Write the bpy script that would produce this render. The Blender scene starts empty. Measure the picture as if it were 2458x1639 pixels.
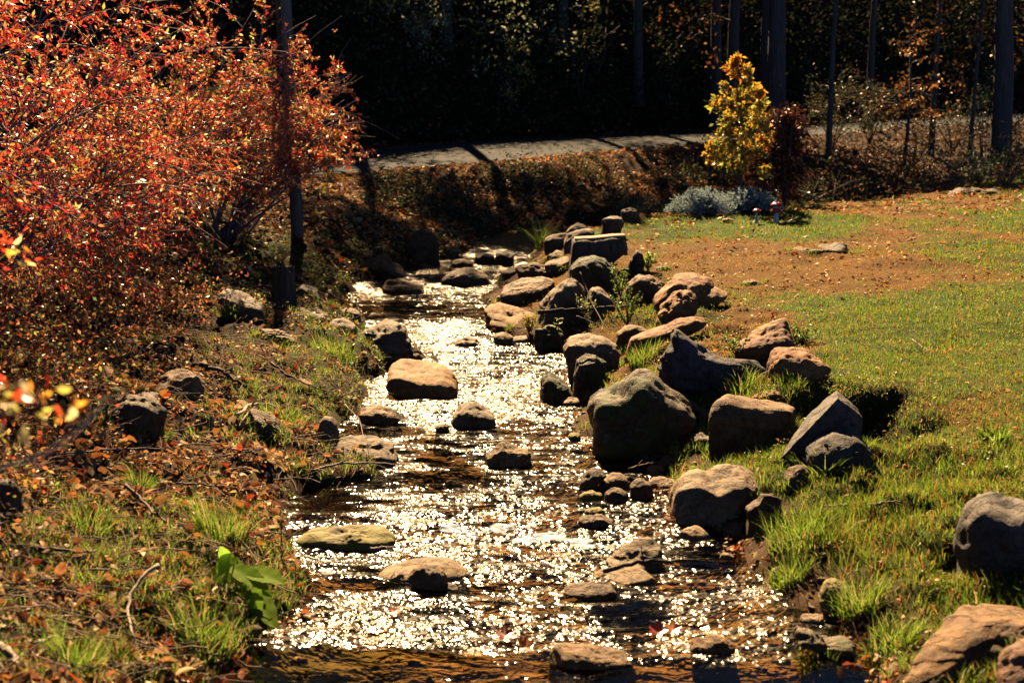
EXPOSURE = 2.05; WAVE = .9; DENOISE = True
import bpy, bmesh, math, random
import numpy as np
from mathutils import Vector, Matrix

rng = np.random.default_rng(11)
random.seed(11)
SC = bpy.context.scene
COL = SC.collection
R = math.radians

# ------------------------------------------------------------------ camera numbers (used to turn a point of the photo into a place)
CAM_Z = 2.35
PITCH = R(8.7)
FS = 2458 * 50 / 36.0
CX, CY = 1229.0, 819.5
CP, SP = math.cos(PITCH), math.sin(PITCH)

def ray(sx, sy):
    a = (sx - CX) / FS
    b = -(sy - CY) / FS
    return np.array([a, b * SP + CP, b * CP - SP])

def at_dist(sx, sy, Y):
    d = ray(sx, sy)
    t = Y / d[1]
    return np.array([d[0] * t, Y, CAM_Z + d[2] * t])

def at_z(sx, sy, z):
    d = ray(sx, sy)
    t = (z - CAM_Z) / d[2]
    return np.array([d[0] * t, d[1] * t, z])

VS = 2458 / 2352.0
def V(x, y):
    return (x * VS, y * VS)

# crops of the photograph the outlines were measured in: origin and scale
CROP = {'a': (800, 480, .29979), 'b': (1250, 480, .31888), 'c': (650, 900, .29979), 'd': (1300, 900, .29979),
        'e': (1750, 700, .30102), 'f': (1750, 1130, .32462), 'g': (600, 1250, .31888), 'h': (1250, 1250, .31888),
        'i': (0, 1050, .38265), 'j': (0, 550, .38265), 'k': (600, 0, .38265), 'l': (1500, 0, .40818), 'm': (0, 0, .38265),
        'V': (0, 0, VS)}
def cs(c, p):
    o = CROP[c]
    return [(o[0] + x * o[2], o[1] + y * o[2]) for x, y in p]

# ------------------------------------------------------------------ noise
def _h(i, j, k, s):
    n = (i.astype(np.int64) * 374761393 + j.astype(np.int64) * 668265263 + k.astype(np.int64) * 2147483647 + s * 1274126177) & 0xFFFFFFFF
    n = ((n ^ (n >> 13)) * 1274126177) & 0xFFFFFFFF
    n = ((n ^ (n >> 16)) * 2246822519) & 0xFFFFFFFF
    n = n ^ (n >> 15)
    return (n & 0xFFFFFF) / float(0xFFFFFF) * 2 - 1

def vnoise(p, s=0):
    p = np.asarray(p, float)
    i = np.floor(p).astype(np.int64)
    f = p - i
    u = f * f * f * (f * (f * 6 - 15) + 10)
    r = 0
    for a in (0, 1):
        wa = u[:, 0] if a else 1 - u[:, 0]
        for b in (0, 1):
            wb = u[:, 1] if b else 1 - u[:, 1]
            for c in (0, 1):
                wc = u[:, 2] if c else 1 - u[:, 2]
                r = r + wa * wb * wc * _h(i[:, 0] + a, i[:, 1] + b, i[:, 2] + c, s)
    return r

def fbm(p, oct=4, s=0, gain=.5):
    p = np.asarray(p, float)
    a, r = 1.0, 0
    for o in range(oct):
        r = r + a * vnoise(p, s + o * 17)
        p = p * 2.03 + 13.7
        a *= gain
    return r

def n2(X, Y, sc, oct=3, s=0):
    X = np.atleast_1d(X); Y = np.atleast_1d(Y)
    return fbm(np.stack([X * sc, Y * sc, np.zeros_like(X) + s * 3.1], 1), oct, s)

def sstep(a, b, x):
    t = np.clip((x - a) / (b - a), 0, 1)
    return t * t * (3 - 2 * t)

# ------------------------------------------------------------------ the stream and the land round it
WY = np.array([-8, 5.0, 7.6, 8.15, 10.5, 13.2, 14.2, 16.5, 18.3, 21.5, 25, 60])
WZ = np.array([-.08, -.03, 0.0, .055, .08, .13, .21, .25, .32, .40, .46, .55])
def water_z(Y):
    return np.interp(Y, WY, WZ)

def wpt(x, y):
    sx, sy = V(x, y)
    z = 0.0
    for _ in range(12):
        p = at_z(sx, sy, z)
        z = float(water_z(p[1]))
    return (p[0], p[1])

LB = [(-1.5, -8), (-1.35, 3.2)] + [wpt(*p) for p in [(500, 1568), (590, 1450), (632, 1370), (640, 1290), (642, 1210), (700, 1125), (900, 1098), (905, 1062),
      (770, 1010), (790, 965), (850, 915), (885, 860), (890, 800), (848, 750), (808, 700), (785, 662), (880, 632), (985, 600), (1060, 578)]] + \
     [(-.45, 24.6), (.3, 26.0), (3, 27.6), (6, 30.2), (10, 34.2), (14, 37.5), (30, 50)]
RB = [(1.6, -8), (1.5, 3.2)] + [wpt(*p) for p in [(2040, 1568), (1950, 1470), (1840, 1390), (1795, 1300), (1780, 1222), (1585, 1190), (1545, 1110),
      (1480, 1050), (1365, 1000), (1330, 930), (1290, 870), (1290, 800), (1200, 765), (1120, 720), (1130, 670), (1165, 630), (1215, 600), (1262, 578)]] + \
     [(1.35, 22.9), (2.9, 24.0), (5.2, 25.2), (8, 28.3), (12, 33), (16, 36), (32, 48)]
def _mono(P):
    out = [P[0]]
    for p in P[1:]:
        out.append((p[0], max(p[1], out[-1][1] + .05)))
    return np.array(out)
def _ragged(P, s):       # an uneven, bitten waterline
    out = []
    for p, q in zip(P[:-1], P[1:]):
        n = max(1, int(math.hypot(*(q - p)) / .22)) if 3 < p[1] < 22 and q[1] < 23 else 1
        for k in range(n): out.append(p + (q - p) * k / n)
    out = np.array(out + [P[-1]])
    o = .16 * fbm(np.stack([out[:, 1] * 1.3, out[:, 1] * 0, out[:, 1] * 0 + s], 1), 3, s)
    out[:, 0] += o * (out[:, 1] > 3) * (out[:, 1] < 22)
    return out
LB, RB = _ragged(_mono(LB), 3), _ragged(_mono(RB), 8)
def xl(Y): return np.interp(Y, LB[:, 1], LB[:, 0])
def xr(Y): return np.interp(Y, RB[:, 1], RB[:, 0])

def pdist(X, Y, P):
    best = np.full(X.shape, 1e9)
    for a, b in zip(P[:-1], P[1:]):
        dx, dy = b - a
        t = np.clip(((X - a[0]) * dx + (Y - a[1]) * dy) / (dx * dx + dy * dy), 0, 1)
        best = np.minimum(best, (X - a[0] - t * dx) ** 2 + (Y - a[1] - t * dy) ** 2)
    return np.sqrt(best)

# road edges: photo point and distance
RN = np.array([(-30, 3, 1.0), (-13, 15.5, 1.15)] + [tuple(at_dist(*V(x, y), D)) for x, y, D in
     [(300, 455, 20), (640, 413, 25), (900, 390, 27.5), (1176, 368, 30), (1400, 347, 33), (1600, 335, 36.5), (1850, 316, 42), (2100, 290, 50), (2350, 282, 57)]] + [(40, 75, 3.2)])
RF = np.array([(-30, 9, 1.3), (-14, 20.5, 1.5)] + [tuple(at_dist(*V(x, y), D)) for x, y, D in
     [(450, 375, 26.5), (700, 354, 29.5), (950, 334, 33.5), (1176, 321, 36.5), (1400, 311, 40), (1620, 303, 44.5), (1850, 288, 51), (2100, 270, 58), (2350, 260, 66)]] + [(42, 84, 3.9)])
def road_c(X):
    return (np.interp(X, RN[:, 0], RN[:, 1]), np.interp(X, RF[:, 0], RF[:, 1]), np.interp(X, RN[:, 0], RN[:, 2]), np.interp(X, RF[:, 0], RF[:, 2]))

PIT = at_dist(*cs('e', [(1060, 790)])[0], 9.6)[:2]      # the hollow dug into the right bank
def ground(X, Y, rough=True):
    X = np.atleast_1d(np.asarray(X, float)); Y = np.atleast_1d(np.asarray(Y, float))
    w = water_z(Y)
    dl, dr = pdist(X, Y, LB), pdist(X, Y, RB)
    l, r = xl(Y), xr(Y)
    inside = (X > l) & (X < r)
    d = np.minimum(dl, dr)
    bed = w - .03 - (.15 + .05 * n2(X, Y, 1.3, 2, 5)) * (1 - np.exp(-d / .22))
    cap = np.interp(Y, [-5, 5, 15, 60], [1.5, 1.5, 1.4, 1.4])
    dln = dl * (1 + .25 * n2(X, Y, .45, 2, 9))
    zl = w + cap * (1 - np.exp(-.42 * dln / cap)) + .05 * (1 - np.exp(-dl / .06))
    T = .45 + .045 * (Y - 9)
    wid = np.interp(Y, [4, 8, 10, 12, 16, 20], [.9, .75, .9, 1.35, 1.4, .8])
    zr = w + (T - w) * (1 - np.exp(-dr / wid)) + .04 * (1 - np.exp(-dr / .05))
    zr += .035 * n2(X, Y, .35, 2, 3) * sstep(.5, 2, dr)
    zr += (.075 * n2(X, Y, 2.1, 3, 17) + .03 * n2(X, Y, 6, 2, 18)) * np.exp(-((dr - .75) / .7) ** 2) * sstep(5.5, 7, Y) * sstep(16, 12, Y)
    # hollow: a low floor in front, a steep turf wall behind
    px, py = PIT
    fx = np.exp(-((X - px + .10 * n2(X, Y, 3.5, 3, 14)) / .27) ** 2)
    fy = sstep(py - 1.1, py - .35, Y) * (1 - sstep(py + .08, py + .2, Y + .07 * n2(X, Y, 5, 3, 8)))
    zr = zr - .26 * fx * fy + .05 * np.exp(-((X - px) / .5) ** 2 - ((Y - py - .4) / .3) ** 2)
    z = np.where(inside, bed, np.where(X <= l, zl, zr))
    if rough:
        am = np.where(inside, .3, np.where(X <= l, 1.0, .35 + .75 * np.exp(-((dr - .9) / .8) ** 2))) * sstep(0, .3, d + inside * .3)
        z = z + am * (.085 * n2(X, Y, 1.1, 3, 21) + .032 * n2(X, Y, 5, 3, 22))
    yn, yf, zn, zf = road_c(X)
    v = (Y - yn) / (yf - yn)
    zroad = zn + (zf - zn) * np.clip(v, 0, 1)
    m = sstep(2.4, .08, yn - Y) * (X < r) * (~inside)
    z = z * (1 - m) + (zroad - .012) * m
    z = np.where(v > 0, zroad - .012, z)
    hy = np.maximum(Y - yf - 1.5, 0)
    hill = 21 * (1 - np.exp(-hy * .82 / 21)) * 1.25  # hillside added behind the road, steep enough to keep the forest backdrop in shade
    hill = np.where(hill > 21, 21, hill)
    z = z + hill * (v > 1) + (v > 1) * sstep(0, 2, Y - yf) * .15 * n2(X, Y, .5, 3, 31)
    return z

def gz(x, y):
    return float(ground(np.array([x]), np.array([y]))[0])

def hit(sx, sy, ymin=3.0, ymax=60):
    d = ray(sx, sy)
    Ys = np.exp(np.linspace(math.log(ymin), math.log(ymax), 900))
    t = Ys / d[1]
    g = ground(d[0] * t, Ys)
    g = np.maximum(g, water_z(Ys) * ((d[0] * t > xl(Ys)) & (d[0] * t < xr(Ys))) - 9 * ~((d[0] * t > xl(Ys)) & (d[0] * t < xr(Ys))))
    k = np.argmax(CAM_Z + d[2] * t <= g)
    if not (CAM_Z + d[2] * t[k] <= g[k]):
        k = len(Ys) - 1
    return np.array([d[0] * t[k], Ys[k], g[k]])

SUN_AZ, SUN_EL = R(8), R(38)          # azimuth to the left of straight ahead
SUN = np.array([-math.sin(SUN_AZ) * math.cos(SUN_EL), math.cos(SUN_AZ) * math.cos(SUN_EL), math.sin(SUN_EL)])

# ------------------------------------------------------------------ tagging
def tag(o, label=None, cat=None, group=None, kind=None):
    if label: o['label'] = label
    if cat: o['category'] = cat
    if group: o['group'] = group
    if kind: o['kind'] = kind
    return o

def thing(name, loc, label, cat, group=None):
    o = bpy.data.objects.new(name, None)
    COL.objects.link(o)
    o.location = loc
    o.empty_display_size = .1
    return tag(o, label, cat, group)

class Geo:
    """collects vertices, faces and one colour per vertex; build() links them as one mesh object"""
    def __init__(s):
        s.v, s.f3, s.f4, s.c, s.n = [], [], [], [], 0
    def add(s, v, f, c=None):
        v = np.asarray(v, float).reshape(-1, 3)
        f = np.asarray(f, np.int64)
        if f.size:
            (s.f3 if f.shape[1] == 3 else s.f4).append(f + s.n)
        s.v.append(v)
        if c is None: c = (1, 1, 1)
        c = np.asarray(c, float)
        s.c.append(np.broadcast_to(c, v.shape) if c.ndim == 1 else c)
        s.n += len(v)
    def build(s, name, mat, parent=None, smooth=False, origin=None):
        v = np.concatenate(s.v)
        c = np.concatenate(s.c)
        me = bpy.data.meshes.new(name)
        if parent is not None and origin is None:
            origin = np.array(parent.location)
            pp = parent.parent
            while pp is not None:
                origin = origin + np.array(pp.location); pp = pp.parent
        if origin is None:
            origin = np.array([v[:, 0].mean(), v[:, 1].mean(), v[:, 2].min()]) if parent is None else np.zeros(3)
        origin = np.asarray(origin, float)
        v = v - origin
        f3 = np.concatenate(s.f3) if s.f3 else np.zeros((0, 3), np.int64)
        f4 = np.concatenate(s.f4) if s.f4 else np.zeros((0, 4), np.int64)
        me.vertices.add(len(v)); me.vertices.foreach_set('co', v.astype(np.float32).ravel())
        nl = f3.size + f4.size
        me.loops.add(nl); me.loops.foreach_set('vertex_index', np.concatenate([f3.ravel(), f4.ravel()]).astype(np.int32))
        me.polygons.add(len(f3) + len(f4))
        ls = np.concatenate([np.arange(len(f3)) * 3, f3.size + np.arange(len(f4)) * 4]).astype(np.int32)
        me.polygons.foreach_set('loop_start', ls)
        if smooth:
            me.polygons.foreach_set('use_smooth', np.ones(len(ls), bool))
        me.update(calc_edges=True)
        a = me.color_attributes.new('Col', 'FLOAT_COLOR', 'POINT')
        a.data.foreach_set('color', np.concatenate([c, np.ones((len(c), 1))], 1).astype(np.float32).ravel())
        me.materials.append(mat)
        o = bpy.data.objects.new(name, me)
        COL.objects.link(o)
        if parent is not None:
            o.parent = parent
            if parent.type == 'MESH' or parent.parent is not None:
                pass
        else:
            o.location = origin
        return o

def norm(a):
    return a / (np.linalg.norm(a, axis=-1, keepdims=True) + 1e-9)

def leaves(g, P, A, N, L, W, C, kind='leaf'):
    """P base points, A axis, N rough normal, L length, W width (arrays), C colours per leaf"""
    n = len(P)
    A = norm(A); S = norm(np.cross(A, N)); N = norm(np.cross(S, A))
    L = np.broadcast_to(L, n)[:, None]; W = np.broadcast_to(W, n)[:, None]
    if kind == 'dia':
        cup = rng.uniform(-.1, .35, (n, 1)) * W
        v = np.stack([P, P + A * L * .45 + S * W * .5 + N * cup, P + A * L, P + A * L * .45 - S * W * .5 + N * cup], 1)
        f = np.arange(n)[:, None, None] * 4 + np.array([[0, 1, 2], [0, 2, 3]])[None]
        g.add(v.reshape(-1, 3), f.reshape(-1, 3), np.repeat(C, 4, 0))
    elif kind == 'leaf':
        cup = rng.uniform(.0, .45, (n, 1)) * W
        bend = rng.uniform(-.5, .2, (n, 1)) * L
        m1 = P + A * L * .33 + N * bend * .1
        m2 = P + A * L * .7 + N * bend * .45
        v = np.stack([P, m1 + S * W * .5 + N * cup, m2 + S * W * .38 + N * cup, P + A * L + N * bend, m2 - S * W * .38 + N * cup, m1 - S * W * .5 + N * cup, m1, m2], 1)
        f = np.arange(n)[:, None, None] * 8
        f4 = f + np.array([[6, 1, 2, 7], [5, 6, 7, 4]])[None]
        f3 = f + np.array([[0, 1, 6], [0, 6, 5], [7, 2, 3], [7, 3, 4]])[None]
        g.add(v.reshape(-1, 3), f4.reshape(-1, 4), np.repeat(C, 8, 0))
        g.f3.append(f3.reshape(-1, 3) + g.n - n * 8)

def blades(g, P, H, W, lean, az, C, seg=2):
    """grass blades: base P, height, width, how far the tip leans, its direction"""
    n = len(P)
    D = np.stack([np.cos(az), np.sin(az), np.zeros(n)], 1)
    fa = az + rng.uniform(0, math.pi, n)
    S = np.stack([np.cos(fa), np.sin(fa), np.zeros(n)], 1)
    H = H[:, None]; W = W[:, None]; lean = lean[:, None]
    up = np.array([0, 0, 1.0])
    if seg == 2:
        ts, ws = [0, .55, 1], [1, .75, 0]
    else:
        ts, ws = [0, .35, .72, 1], [1, .9, .55, 0]
    rows = []
    for t, w in zip(ts, ws):
        c = P + up * H * (t - .25 * (lean > .5) * t * t) + D * H * lean * t * t
        if w > 0: rows += [c + S * W * w * .5, c - S * W * w * .5]
        else: rows += [c]
    v = np.stack(rows, 1); k = v.shape[1]
    b = np.arange(n)[:, None, None] * k
    q = [[2 * i, 2 * i + 1, 2 * i + 3, 2 * i + 2] for i in range(len(ts) - 2)]
    f4 = b + np.array(q)[None]
    f3 = b + np.array([[k - 3, k - 2, k - 1]])[None]
    g.add(v.reshape(-1, 3), f4.reshape(-1, 4), np.repeat(C, k, 0))
    g.f3.append(f3.reshape(-1, 3) + g.n - n * k)

def tube(g, pts, rad, sides=5, c=(1, 1, 1), cap=True, jitter=0):
    pts = np.asarray(pts, float); n = len(pts)
    rad = np.broadcast_to(rad, n)
    T = norm(np.gradient(pts, axis=0))
    ref = np.array([0.31, 0.17, .93]) if abs(T[0] @ np.array([0.31, 0.17, .93])) < .93 else np.array([1.0, .2, 0])
    S = norm(np.cross(T, ref)); B = np.cross(T, S)
    a = np.arange(sides) * 2 * math.pi / sides
    v = pts[:, None] + rad[:, None, None] * (np.cos(a)[None, :, None] * S[:, None] + np.sin(a)[None, :, None] * B[:, None])
    if jitter:
        v = v + (rng.random(v.shape) - .5) * jitter * rad[:, None, None]
    i = np.arange(n - 1)[:, None] * sides; j = np.arange(sides)[None]
    f = np.stack([i + j, i + (j + 1) % sides, i + sides + (j + 1) % sides, i + sides + j], -1).reshape(-1, 4)
    g.add(v.reshape(-1, 3), f, c)
    if cap:
        k0 = g.n
        g.add(np.array([pts[-1] + T[-1] * rad[-1] * .3, pts[0]]), np.zeros((0, 3), int), c)
        b = k0 - n * sides
        jj = np.arange(sides)
        g.f3.append(np.stack([b + (n - 1) * sides + jj, b + (n - 1) * sides + (jj + 1) % sides, np.full(sides, k0)], 1))
        g.f3.append(np.stack([b + (jj + 1) % sides, b + jj, np.full(sides, k0 + 1)], 1))

def tubes(g, PTS, RAD, sides=3, c=(1, 1, 1)):
    """many thin polylines at once: PTS (m,n,3), RAD (m,n)"""
    m, n, _ = PTS.shape
    T = norm(np.gradient(PTS, axis=1))
    S = norm(np.cross(T, np.array([.21, .37, .9]))); B = np.cross(T, S)
    a = np.arange(sides) * 2 * math.pi / sides
    v = PTS[:, :, None] + RAD[:, :, None, None] * (np.cos(a)[:, None] * S[:, :, None] + np.sin(a)[:, None] * B[:, :, None])
    i = (np.arange(m) * n * sides)[:, None, None] + (np.arange(n - 1) * sides)[None, :, None]; j = np.arange(sides)[None, None]
    f = np.stack([i + j, i + (j + 1) % sides, i + sides + (j + 1) % sides, i + sides + j], -1).reshape(-1, 4)
    g.add(v.reshape(-1, 3), f, c)

def pal(cols, n, var=.15, w=None):
    cols = np.array(cols, float)
    i = rng.choice(len(cols), n, p=None if w is None else np.array(w) / sum(w))
    return np.clip(cols[i] * (1 + rng.uniform(-var, var, (n, 1))) * (1 + rng.uniform(-var * .4, var * .4, (n, 3))), 0, 1)

# ------------------------------------------------------------------ materials
def new_mat(name):
    m = bpy.data.materials.new(name); m.use_nodes = True
    nt = m.node_tree; nt.nodes.clear()
    out = nt.nodes.new('ShaderNodeOutputMaterial')
    return m, nt, out
def nd(nt, t, **kw):
    n = nt.nodes.new('ShaderNode' + t)
    for k, v in kw.items():
        if k.startswith('i_'):
            n.inputs[k[2:].replace('_', ' ')].default_value = v
        else: setattr(n, k, v)
    return n
def ramp(nt, src, stops):
    r = nt.nodes.new('ShaderNodeValToRGB')
    e = r.color_ramp.elements
    while len(e) < len(stops): e.new(.5)
    for k, (p, c) in enumerate(stops):
        e[k].position = p; e[k].color = (*c, 1) if len(c) == 3 else c
    nt.links.new(src, r.inputs[0])
    return r
def mixc(nt, fac, a, b, mode='MIX'):
    m = nt.nodes.new('ShaderNodeMix'); m.data_type = 'RGBA'; m.blend_type = mode
    for s, k in ((fac, 0), (a, 6), (b, 7)):
        if hasattr(s, 'node') or hasattr(s, 'links'): nt.links.new(s, m.inputs[k])
        else: m.inputs[k].default_value = s if k == 0 else (*s, 1)
    return m.outputs[2]

def leaf_mat(name, trans=.5, gloss=.12, rough=.35, tint=(1, 1, 1), tb=1.25):
    m, nt, out = new_mat(name)
    at = nd(nt, 'VertexColor', layer_name='Col')
    d = nd(nt, 'BsdfDiffuse'); t = nd(nt, 'BsdfTranslucent'); g = nd(nt, 'BsdfGlossy', i_Roughness=rough)
    g.inputs['Color'].default_value = (1, .93, .82, 1)
    nt.links.new(at.outputs[0], d.inputs[0])
    tc = mixc(nt, 1.0, at.outputs[0], tuple(x * tb for x in tint), 'MULTIPLY')
    nt.links.new(tc, t.inputs[0])
    m1 = nd(nt, 'MixShader'); m1.inputs[0].default_value = trans
    nt.links.new(d.outputs[0], m1.inputs[1]); nt.links.new(t.outputs[0], m1.inputs[2])
    m2 = nd(nt, 'MixShader'); m2.inputs[0].default_value = gloss
    nt.links.new(m1.outputs[0], m2.inputs[1]); nt.links.new(g.outputs[0], m2.inputs[2])
    nt.links.new(m2.outputs[0], out.inputs[0])
    return m

def bark_mat(name, c1, c2, sc=9, rough=.85, bump=.5, stretch=8):
    m, nt, out = new_mat(name)
    tc = nd(nt, 'TexCoord'); mp = nd(nt, 'Mapping'); mp.inputs['Scale'].default_value = (stretch, stretch, 1)
    nt.links.new(tc.outputs['Object'], mp.inputs[0])
    n = nd(nt, 'TexNoise', i_Scale=sc / 3, i_Detail=7.0, i_Roughness=.62); nt.links.new(mp.outputs[0], n.inputs['Vector'])
    r = ramp(nt, n.outputs[0], [(.3, c2), (.7, c1)])
    b = nd(nt, 'BsdfPrincipled', i_Roughness=rough)
    b.inputs['Specular IOR Level'].default_value = .25
    nt.links.new(r.outputs[0], b.inputs['Base Color'])
    bp = nd(nt, 'Bump', i_Strength=bump, i_Distance=.02); nt.links.new(n.outputs[0], bp.inputs['Height'])
    nt.links.new(bp.outputs[0], b.inputs['Normal']); nt.links.new(b.outputs[0], out.inputs[0])
    return m

def rock_mat(name, base, dark, light, moss=0.0, mossc=(.13, .12, .02), sc=1.0, strat=0.0, bump=.6, lichen=0.0, rough=.8):
    """stone: patchy colour, pits and grain; moss / lichen where the stone carries them"""
    m, nt, out = new_mat(name)
    tc = nd(nt, 'TexCoord'); mp = nd(nt, 'Mapping')
    mp.inputs['Scale'].default_value = (sc, sc, sc * (1 + strat * 5)); mp.inputs['Rotation'].default_value = (.2, .35 if strat else 0, .3)
    geo = nd(nt, 'NewGeometry'); oi = nd(nt, 'ObjectInfo')
    ad = nd(nt, 'VectorMath', operation='ADD'); nt.links.new(geo.outputs['Position'], ad.inputs[0]); nt.links.new(oi.outputs['Random'], ad.inputs[1])
    nt.links.new(ad.outputs[0], mp.inputs[0])
    n1 = nd(nt, 'TexNoise', i_Scale=3.2, i_Detail=8.0, i_Roughness=.6); nt.links.new(mp.outputs[0], n1.inputs['Vector'])
    n2_ = nd(nt, 'TexNoise', i_Scale=19.0, i_Detail=8.0, i_Roughness=.72); nt.links.new(mp.outputs[0], n2_.inputs['Vector'])
    vo = nd(nt, 'TexVoronoi', i_Scale=7.0); vo.feature = 'DISTANCE_TO_EDGE'
    dv = nd(nt, 'VectorMath', operation='ADD'); nt.links.new(mp.outputs[0], dv.inputs[0])
    ns = nd(nt, 'VectorMath', operation='SCALE'); ns.inputs['Scale'].default_value = .5
    nt.links.new(n1.outputs['Color'], ns.inputs[0]); nt.links.new(ns.outputs[0], dv.inputs[1]); nt.links.new(dv.outputs[0], vo.inputs['Vector'])
    c1 = ramp(nt, n1.outputs[0], [(.32, dark), (.52, base), (.72, light)])
    c2 = ramp(nt, n2_.outputs[0], [(.32, (.28, .26, .25)), (.47, (.9, .9, .9)), (.68, (1.35, 1.28, 1.15))])
    col = mixc(nt, .85, c1.outputs[0], c2.outputs[0], 'MULTIPLY')
    if lichen:
        nl = nd(nt, 'TexNoise', i_Scale=8.0, i_Detail=6.0, i_Roughness=.7); nt.links.new(ad.outputs[0], nl.inputs['Vector'])
        rl = ramp(nt, nl.outputs[0], [(.55, (0, 0, 0)), (.62, (lichen,) * 3)])
        col = mixc(nt, rl.outputs[0], col, (.34, .34, .27))
    if moss:
        nm = nd(nt, 'TexNoise', i_Scale=4.5, i_Detail=7.0, i_Roughness=.7); nt.links.new(ad.outputs[0], nm.inputs['Vector'])
        rm = ramp(nt, nm.outputs[0], [(.62 - moss * .3, (0, 0, 0)), (.70 - moss * .3, (1, 1, 1))])
        col = mixc(nt, rm.outputs[0], col, mossc)
    b = nd(nt, 'BsdfPrincipled', i_Roughness=rough); b.inputs['Specular IOR Level'].default_value = .3
    nt.links.new(col, b.inputs['Base Color'])
    cr = nd(nt, 'Math', operation='MINIMUM'); cr.inputs[1].default_value = .06; nt.links.new(vo.outputs[0], cr.inputs[0])
    ml = nd(nt, 'Math', operation='MULTIPLY_ADD'); ml.inputs[1].default_value = 2.6
    nt.links.new(cr.outputs[0], ml.inputs[0]); nt.links.new(n1.outputs[0], ml.inputs[2])
    ml2 = nd(nt, 'Math', operation='MULTIPLY_ADD'); ml2.inputs[1].default_value = .22
    nt.links.new(n2_.outputs[0], ml2.inputs[0]); nt.links.new(ml.outputs[0], ml2.inputs[2])
    bp = nd(nt, 'Bump', i_Strength=bump, i_Distance=.05); nt.links.new(ml2.outputs[0], bp.inputs['Height'])
    nt.links.new(bp.outputs[0], b.inputs['Normal']); nt.links.new(b.outputs[0], out.inputs[0])
    return m
# ------------------------------------------------------------------ world, sun, camera
w = bpy.data.worlds.new('World'); SC.world = w; w.use_nodes = True
nt = w.node_tree; nt.nodes.clear()
wo = nt.nodes.new('ShaderNodeOutputWorld'); bg = nt.nodes.new('ShaderNodeBackground'); sk = nt.nodes.new('ShaderNodeTexSky')
sk.sky_type = 'NISHITA'; sk.sun_disc = False; sk.sun_elevation = SUN_EL; sk.sun_rotation = -SUN_AZ
sk.altitude = 6000; sk.air_density = .13; sk.dust_density = .02; sk.ozone_density = 2.0
bg.inputs[1].default_value = .085
nt.links.new(sk.outputs[0], bg.inputs[0]); nt.links.new(bg.outputs[0], wo.inputs[0])
sl = bpy.data.lights.new('sun', 'SUN'); sl.energy = 5.0; sl.angle = R(.5); sl.color = (1, .74, .43)
so = bpy.data.objects.new('sun', sl); COL.objects.link(so)
so.rotation_euler = Vector(SUN).to_track_quat('Z', 'Y').to_euler(); so.location = (-10, 40, 30)

cam = bpy.data.cameras.new('camera'); co = bpy.data.objects.new('camera', cam); COL.objects.link(co)
cam.lens = 50; cam.sensor_width = 36; cam.clip_start = .1; cam.clip_end = 500
co.location = (0, 0, CAM_Z); co.rotation_euler = (math.pi / 2 - PITCH, 0, 0)
cam.dof.use_dof = True; cam.dof.focus_distance = 11.5; cam.dof.aperture_fstop = 3.0
SC.camera = co
SC.view_settings.view_transform = 'Standard'; SC.view_settings.look = 'None'
SC.view_settings.exposure = EXPOSURE; SC.view_settings.gamma = 1
SC.cycles.max_bounces = 8; SC.cycles.transparent_max_bounces = 12
SC.cycles.diffuse_bounces = 0; SC.cycles.glossy_bounces = 3; SC.cycles.transmission_bounces = 4
SC.cycles.sample_clamp_indirect = 4; SC.cycles.caustics_reflective = False; SC.cycles.caustics_refractive = False
SC.cycles.use_adaptive_sampling = True; SC.cycles.adaptive_threshold = .02
SC.cycles.use_denoising = DENOISE

# ------------------------------------------------------------------ ground sheet
def lawn_mask(X, Y):        # where short grass grows on the right bank
    return (X > xr(Y)) * sstep(.10, .5, pdist(X, Y, RB)) * (Y < 34)
def brown_mask(X, Y):       # worn rusty patches in the lawn
    n = n2(X, Y * .55, .55, 3, 41) + .35 * n2(X, Y, 2.2, 2, 42)
    m = .95 * sstep(-.3, .45, n)
    p, q = PIT
    m = np.maximum(m, .9 * np.exp(-((pdist(X, Y, RB) - 1.25) / .45) ** 2) * sstep(-.3, .2, n2(X, Y, 1.2, 2, 44)) * sstep(6.6, 8, Y) * sstep(15, 12, Y))
    m = m * (.12 + .88 * sstep(7.5, 10.5, Y))
    m = np.maximum(m, .8 * np.exp(-((X - p - .3) ** 2 + (Y - q - .1) ** 2) / .6) * (n > -.5))
    return m
def left_green(X, Y):       # grassy patches of the left bank
    n = n2(X, Y, .75, 3, 51) + .25 * n2(X, Y, 2.6, 2, 52)
    d = pdist(X, Y, LB)
    near = sstep(2.6, .5, d)
    bump = 0
    for sx, sy, r in [(800, 850, .9), (600, 830, .5), (650, 940, .6), (470, 1250, .55), (300, 1310, .5), (420, 1480, .6), (150, 1540, .5), (760, 780, .5), (650, 620, .8), (640, 1060, .5), (880, 1060, .3)]:
        h = HITS.setdefault((sx, sy), hit(sx, sy))
        bump = np.maximum(bump, np.exp(-((X - h[0]) ** 2 + (Y - h[1]) ** 2) / r ** 2))
    return np.clip(.75 * sstep(.0, .5, n) * near + .75 * bump, 0, 1)
HITS = {}

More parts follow.
